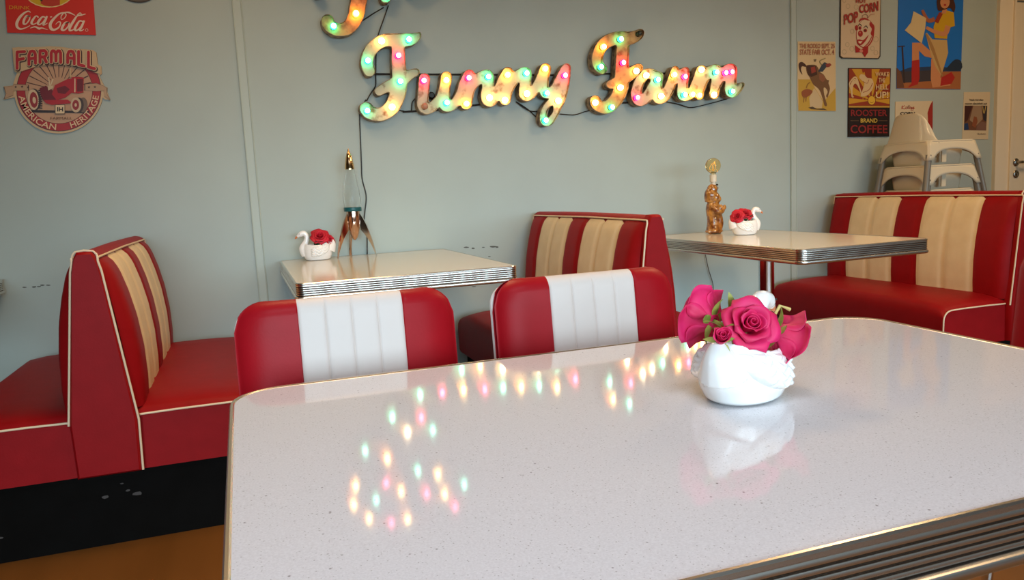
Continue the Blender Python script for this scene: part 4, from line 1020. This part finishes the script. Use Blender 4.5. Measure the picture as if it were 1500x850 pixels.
# cereal card behind the high chairs
T = panel('breakfast_card', 'white card with small red script and a red corner, behind the stacked high chairs', 'sign', [(568, 398), (972, 390), (968, 900), (560, 900)], ZC, (218, 196, 160), .004)
p = Pic(ZC, -.0044); p.poly([(968, 392), (972, 392), (968, 900), (935, 900), (915, 520), (940, 440)], (160, 44, 34));
S_ = (170, 44, 40)
p.line([(640, 440), (636, 480)], 7, S_); p.line([(668, 440), (640, 464), (664, 478), (676, 470)], 6, S_)
for x in (678, 722): p.line([(x, 470), (x+10, 460), (x+4, 452), (x, 468), (x+8, 480), (x+18, 468)], 4, S_, 4)
for x in (694, 706): p.line([(x, 474), (x+14, 438), (x+4, 470), (x+14, 472)], 4.5, S_, 4)
for x in (736, 752): p.line([(x+12, 456), (x, 466), (x+6, 476), (x+12, 458), (x+6, 492), (x-4, 490)], 4, S_, 4)
p.line([(770, 452), (764, 462), (774, 470), (764, 478)], 4, S_, 4)
p.done(T); lettering('CORN', rect(620, 510, 778, 546), ZC, -.0066, (40, 34, 34), T, .03)
# white notice with a photo, beside the door
T = panel('notice_sheet', 'white notice sheet with a photo, beside the door frame', 'notice', [(160, 95), (525, 92), (495, 750), (135, 745)], ZN, (214, 194, 160), .002)
p = Pic(ZN, -.0024); p.poly([(172, 280), (484, 282), (468, 626), (160, 622)], (112, 72, 50)); p.poly([(172, 282), (280, 282), (215, 480), (168, 520)], (70, 34, 28)); p.poly([(290, 284), (405, 284), (420, 470), (330, 560), (240, 480)], (158, 128, 100)); p.poly([(410, 284), (484, 284), (470, 500), (430, 480)], (52, 44, 48)); p.line([(420, 290), (438, 390), (462, 290)], 9, (206, 170, 90)); p.poly([(166, 530), (215, 520), (230, 610), (162, 622)], (36, 56, 96)); p.poly([(300, 430), (340, 440), (350, 500), (320, 590), (270, 560)], (142, 80, 50)); p.poly([(340, 560), (400, 500), (468, 520), (466, 622), (330, 620)], (128, 92, 78))
p.done(T); lettering('Vaak handen', rect(236, 188, 430, 212), ZN, -.0050, (50, 40, 34), T, .02); lettering('wassen alstublieft aub', rect(176, 240, 480, 264), ZN, -.0050, (50, 40, 34), T, .02); lettering('Bedankt', rect(352, 660, 464, 682), ZN, -.0050, (90, 76, 64), T, .0)

# ------------------------------------------------------------------ stacked high chairs
def highchair(label, dz, top=False):
    x0, x1, y0, y1 = 3.664, 4.005, -.40, -.085       # rim rectangle, chair backs face -x
    zt, zb = 1.190+dz, 1.083+dz; fl = .026         # rim top, skirt bottom, flare
    T = thing('high_chair', label, 'high chair', ((x0+x1)/2, (y0+y1)/2, 0), group='stacked white high chairs'); ox, oy = -(x0+x1)/2, -(y0+y1)/2
    b = MB()
    def wall(pa, pb, na, arch_h, n=24, post=False):
        """skirt panel from pa to pb; outward normal na; arched cut-out below."""
        pa, pb, na = Vector(pa), Vector(pb), Vector(na); tdir = (pb-pa).normalized(); P = []
        for i in range(n+1):
            u = i/n; bot = zb
            if .10 < u < .90: q = (u-.5)/.4; bot = zb+arch_h*max(0, 1-abs(q)**2.4)**.5
            row = []
            for k in range(5):
                v = k/4; z = zt+(bot-zt)*v; f = (zt-z)/(zt-zb)*fl
                p = pa.lerp(pb, u)+na*f+tdir*((u-.5)*2*f); row.append((p.x+ox, p.y+oy, z))
            P.append(row)
        b.grid(P, PLAST)
    wall((x0, y1, 0), (x0, y0, 0), (-1, 0, 0), .060)                    # back skirt
    wall((x0, y0, 0), (x1, y0, 0), (0, -1, 0), .062)                    # side rail with its opening
    wall((x1, y0, 0), (x1, y1, 0), (1, 0, 0), .060); wall((x1, y1, 0), (x0, y1, 0), (0, 1, 0), .062)
    # rolled rim
    ol = rrect(x0, x1, y0, y1, .03, 5)
    o = b.build('shell', T, angle=50); sd = o.modifiers.new('Solidify', 'SOLIDIFY'); sd.thickness = .006; sd.offset = 0
    b = MB(); b.tube([(x+ox, y+oy, zt) for x, y, _, _ in ol], .006, PLAST, 8, closed=True); b.build('rim', T)
    # seat bucket
    b = MB(); ins = .016; lv = [(0, zt-.004), (.004, zt-.06), (.012, zt-.125), (.03, zt-.152), (.06, zt-.158), (.13, zt-.158)]
    P = []
    for d, z in lv:
        P.append([(x+ox, y+oy, z) for x, y, _, _ in rrect(x0+ins+d*.8, x1-ins-d*.8, y0+ins+.03+d*.8, y1-ins-d*.8, .03, 5)])
    b.grid(P, PLAST, closed_v=True); b.poly(P[-1], PLAST); b.build('seat_bucket', T, angle=50)
    b = MB(); b.box(((x0*.62+x1*.38)+ox-.005, y0+oy+.012, zt-.060), (.032, .008, .115), PLAST); b.build('side_post', T, smooth=False)
    b = MB(); b.lathe([(0, 0), (.005, 0), (.005, .002), (0, .003)], mat('screw head', (120, 104, 84), .4, .5), 10, (x0+.028+ox, y0-fl+oy, zb+.02), AY); b.build('screw', T)
    # backrest: tall rounded panel curving round the back of the seat
    if top:
        b = MB(); P = []
        for i in range(33):
            u = -1+i/16; row = []
            for k in range(13):
                v = k/12; hgt = .178*(1-abs(u)**(6 if u < 0 else 3.4)*.97)
                hw = .166; z = zt-.01+hgt*v
                y = (y0+y1)/2-u*hw*(1-.25*max(0, v-.5)*abs(u)); x = x0+.006+(.012 if u < 0 else .06)*abs(u)**3.0+.012*v
                row.append((x+ox, y+oy, z))
            P.append(row)
        b.grid(P, PLAST); o = b.build('backrest', T, angle=60); sd = o.modifiers.new('Solidify', 'SOLIDIFY'); sd.thickness = .008
    for sx, sy in ((0, 0), (0, 1), (1, 0), (1, 1)):
        x = (x0+.006, x1-.006)[sx]; y = (y0+.006, y1-.006)[sy]; dx, dy = (-1, 1)[sx], (-1, 1)[sy]
        zlow = 1.0+dz-.97 if False else max(.004, .004+(dz+.276))
        k = (zb+.02-zlow)*.20
        b = MB(); b.tube([(x+ox+dx*.012, y+oy+dy*.012, zb+.03), (x+ox+dx*(.012+k), y+oy+dy*(.012+k*(.5 if sy == 0 else .12)), zlow)], .017, LEGM, 14); b.build('leg', T)
    return T
highchair('top high chair of the white plastic stack, with its rounded backrest showing', 0, True)
highchair('middle high chair of the white plastic stack', -.138)
highchair('lowest high chair in view in the white plastic stack, just above the right booth', -.276)
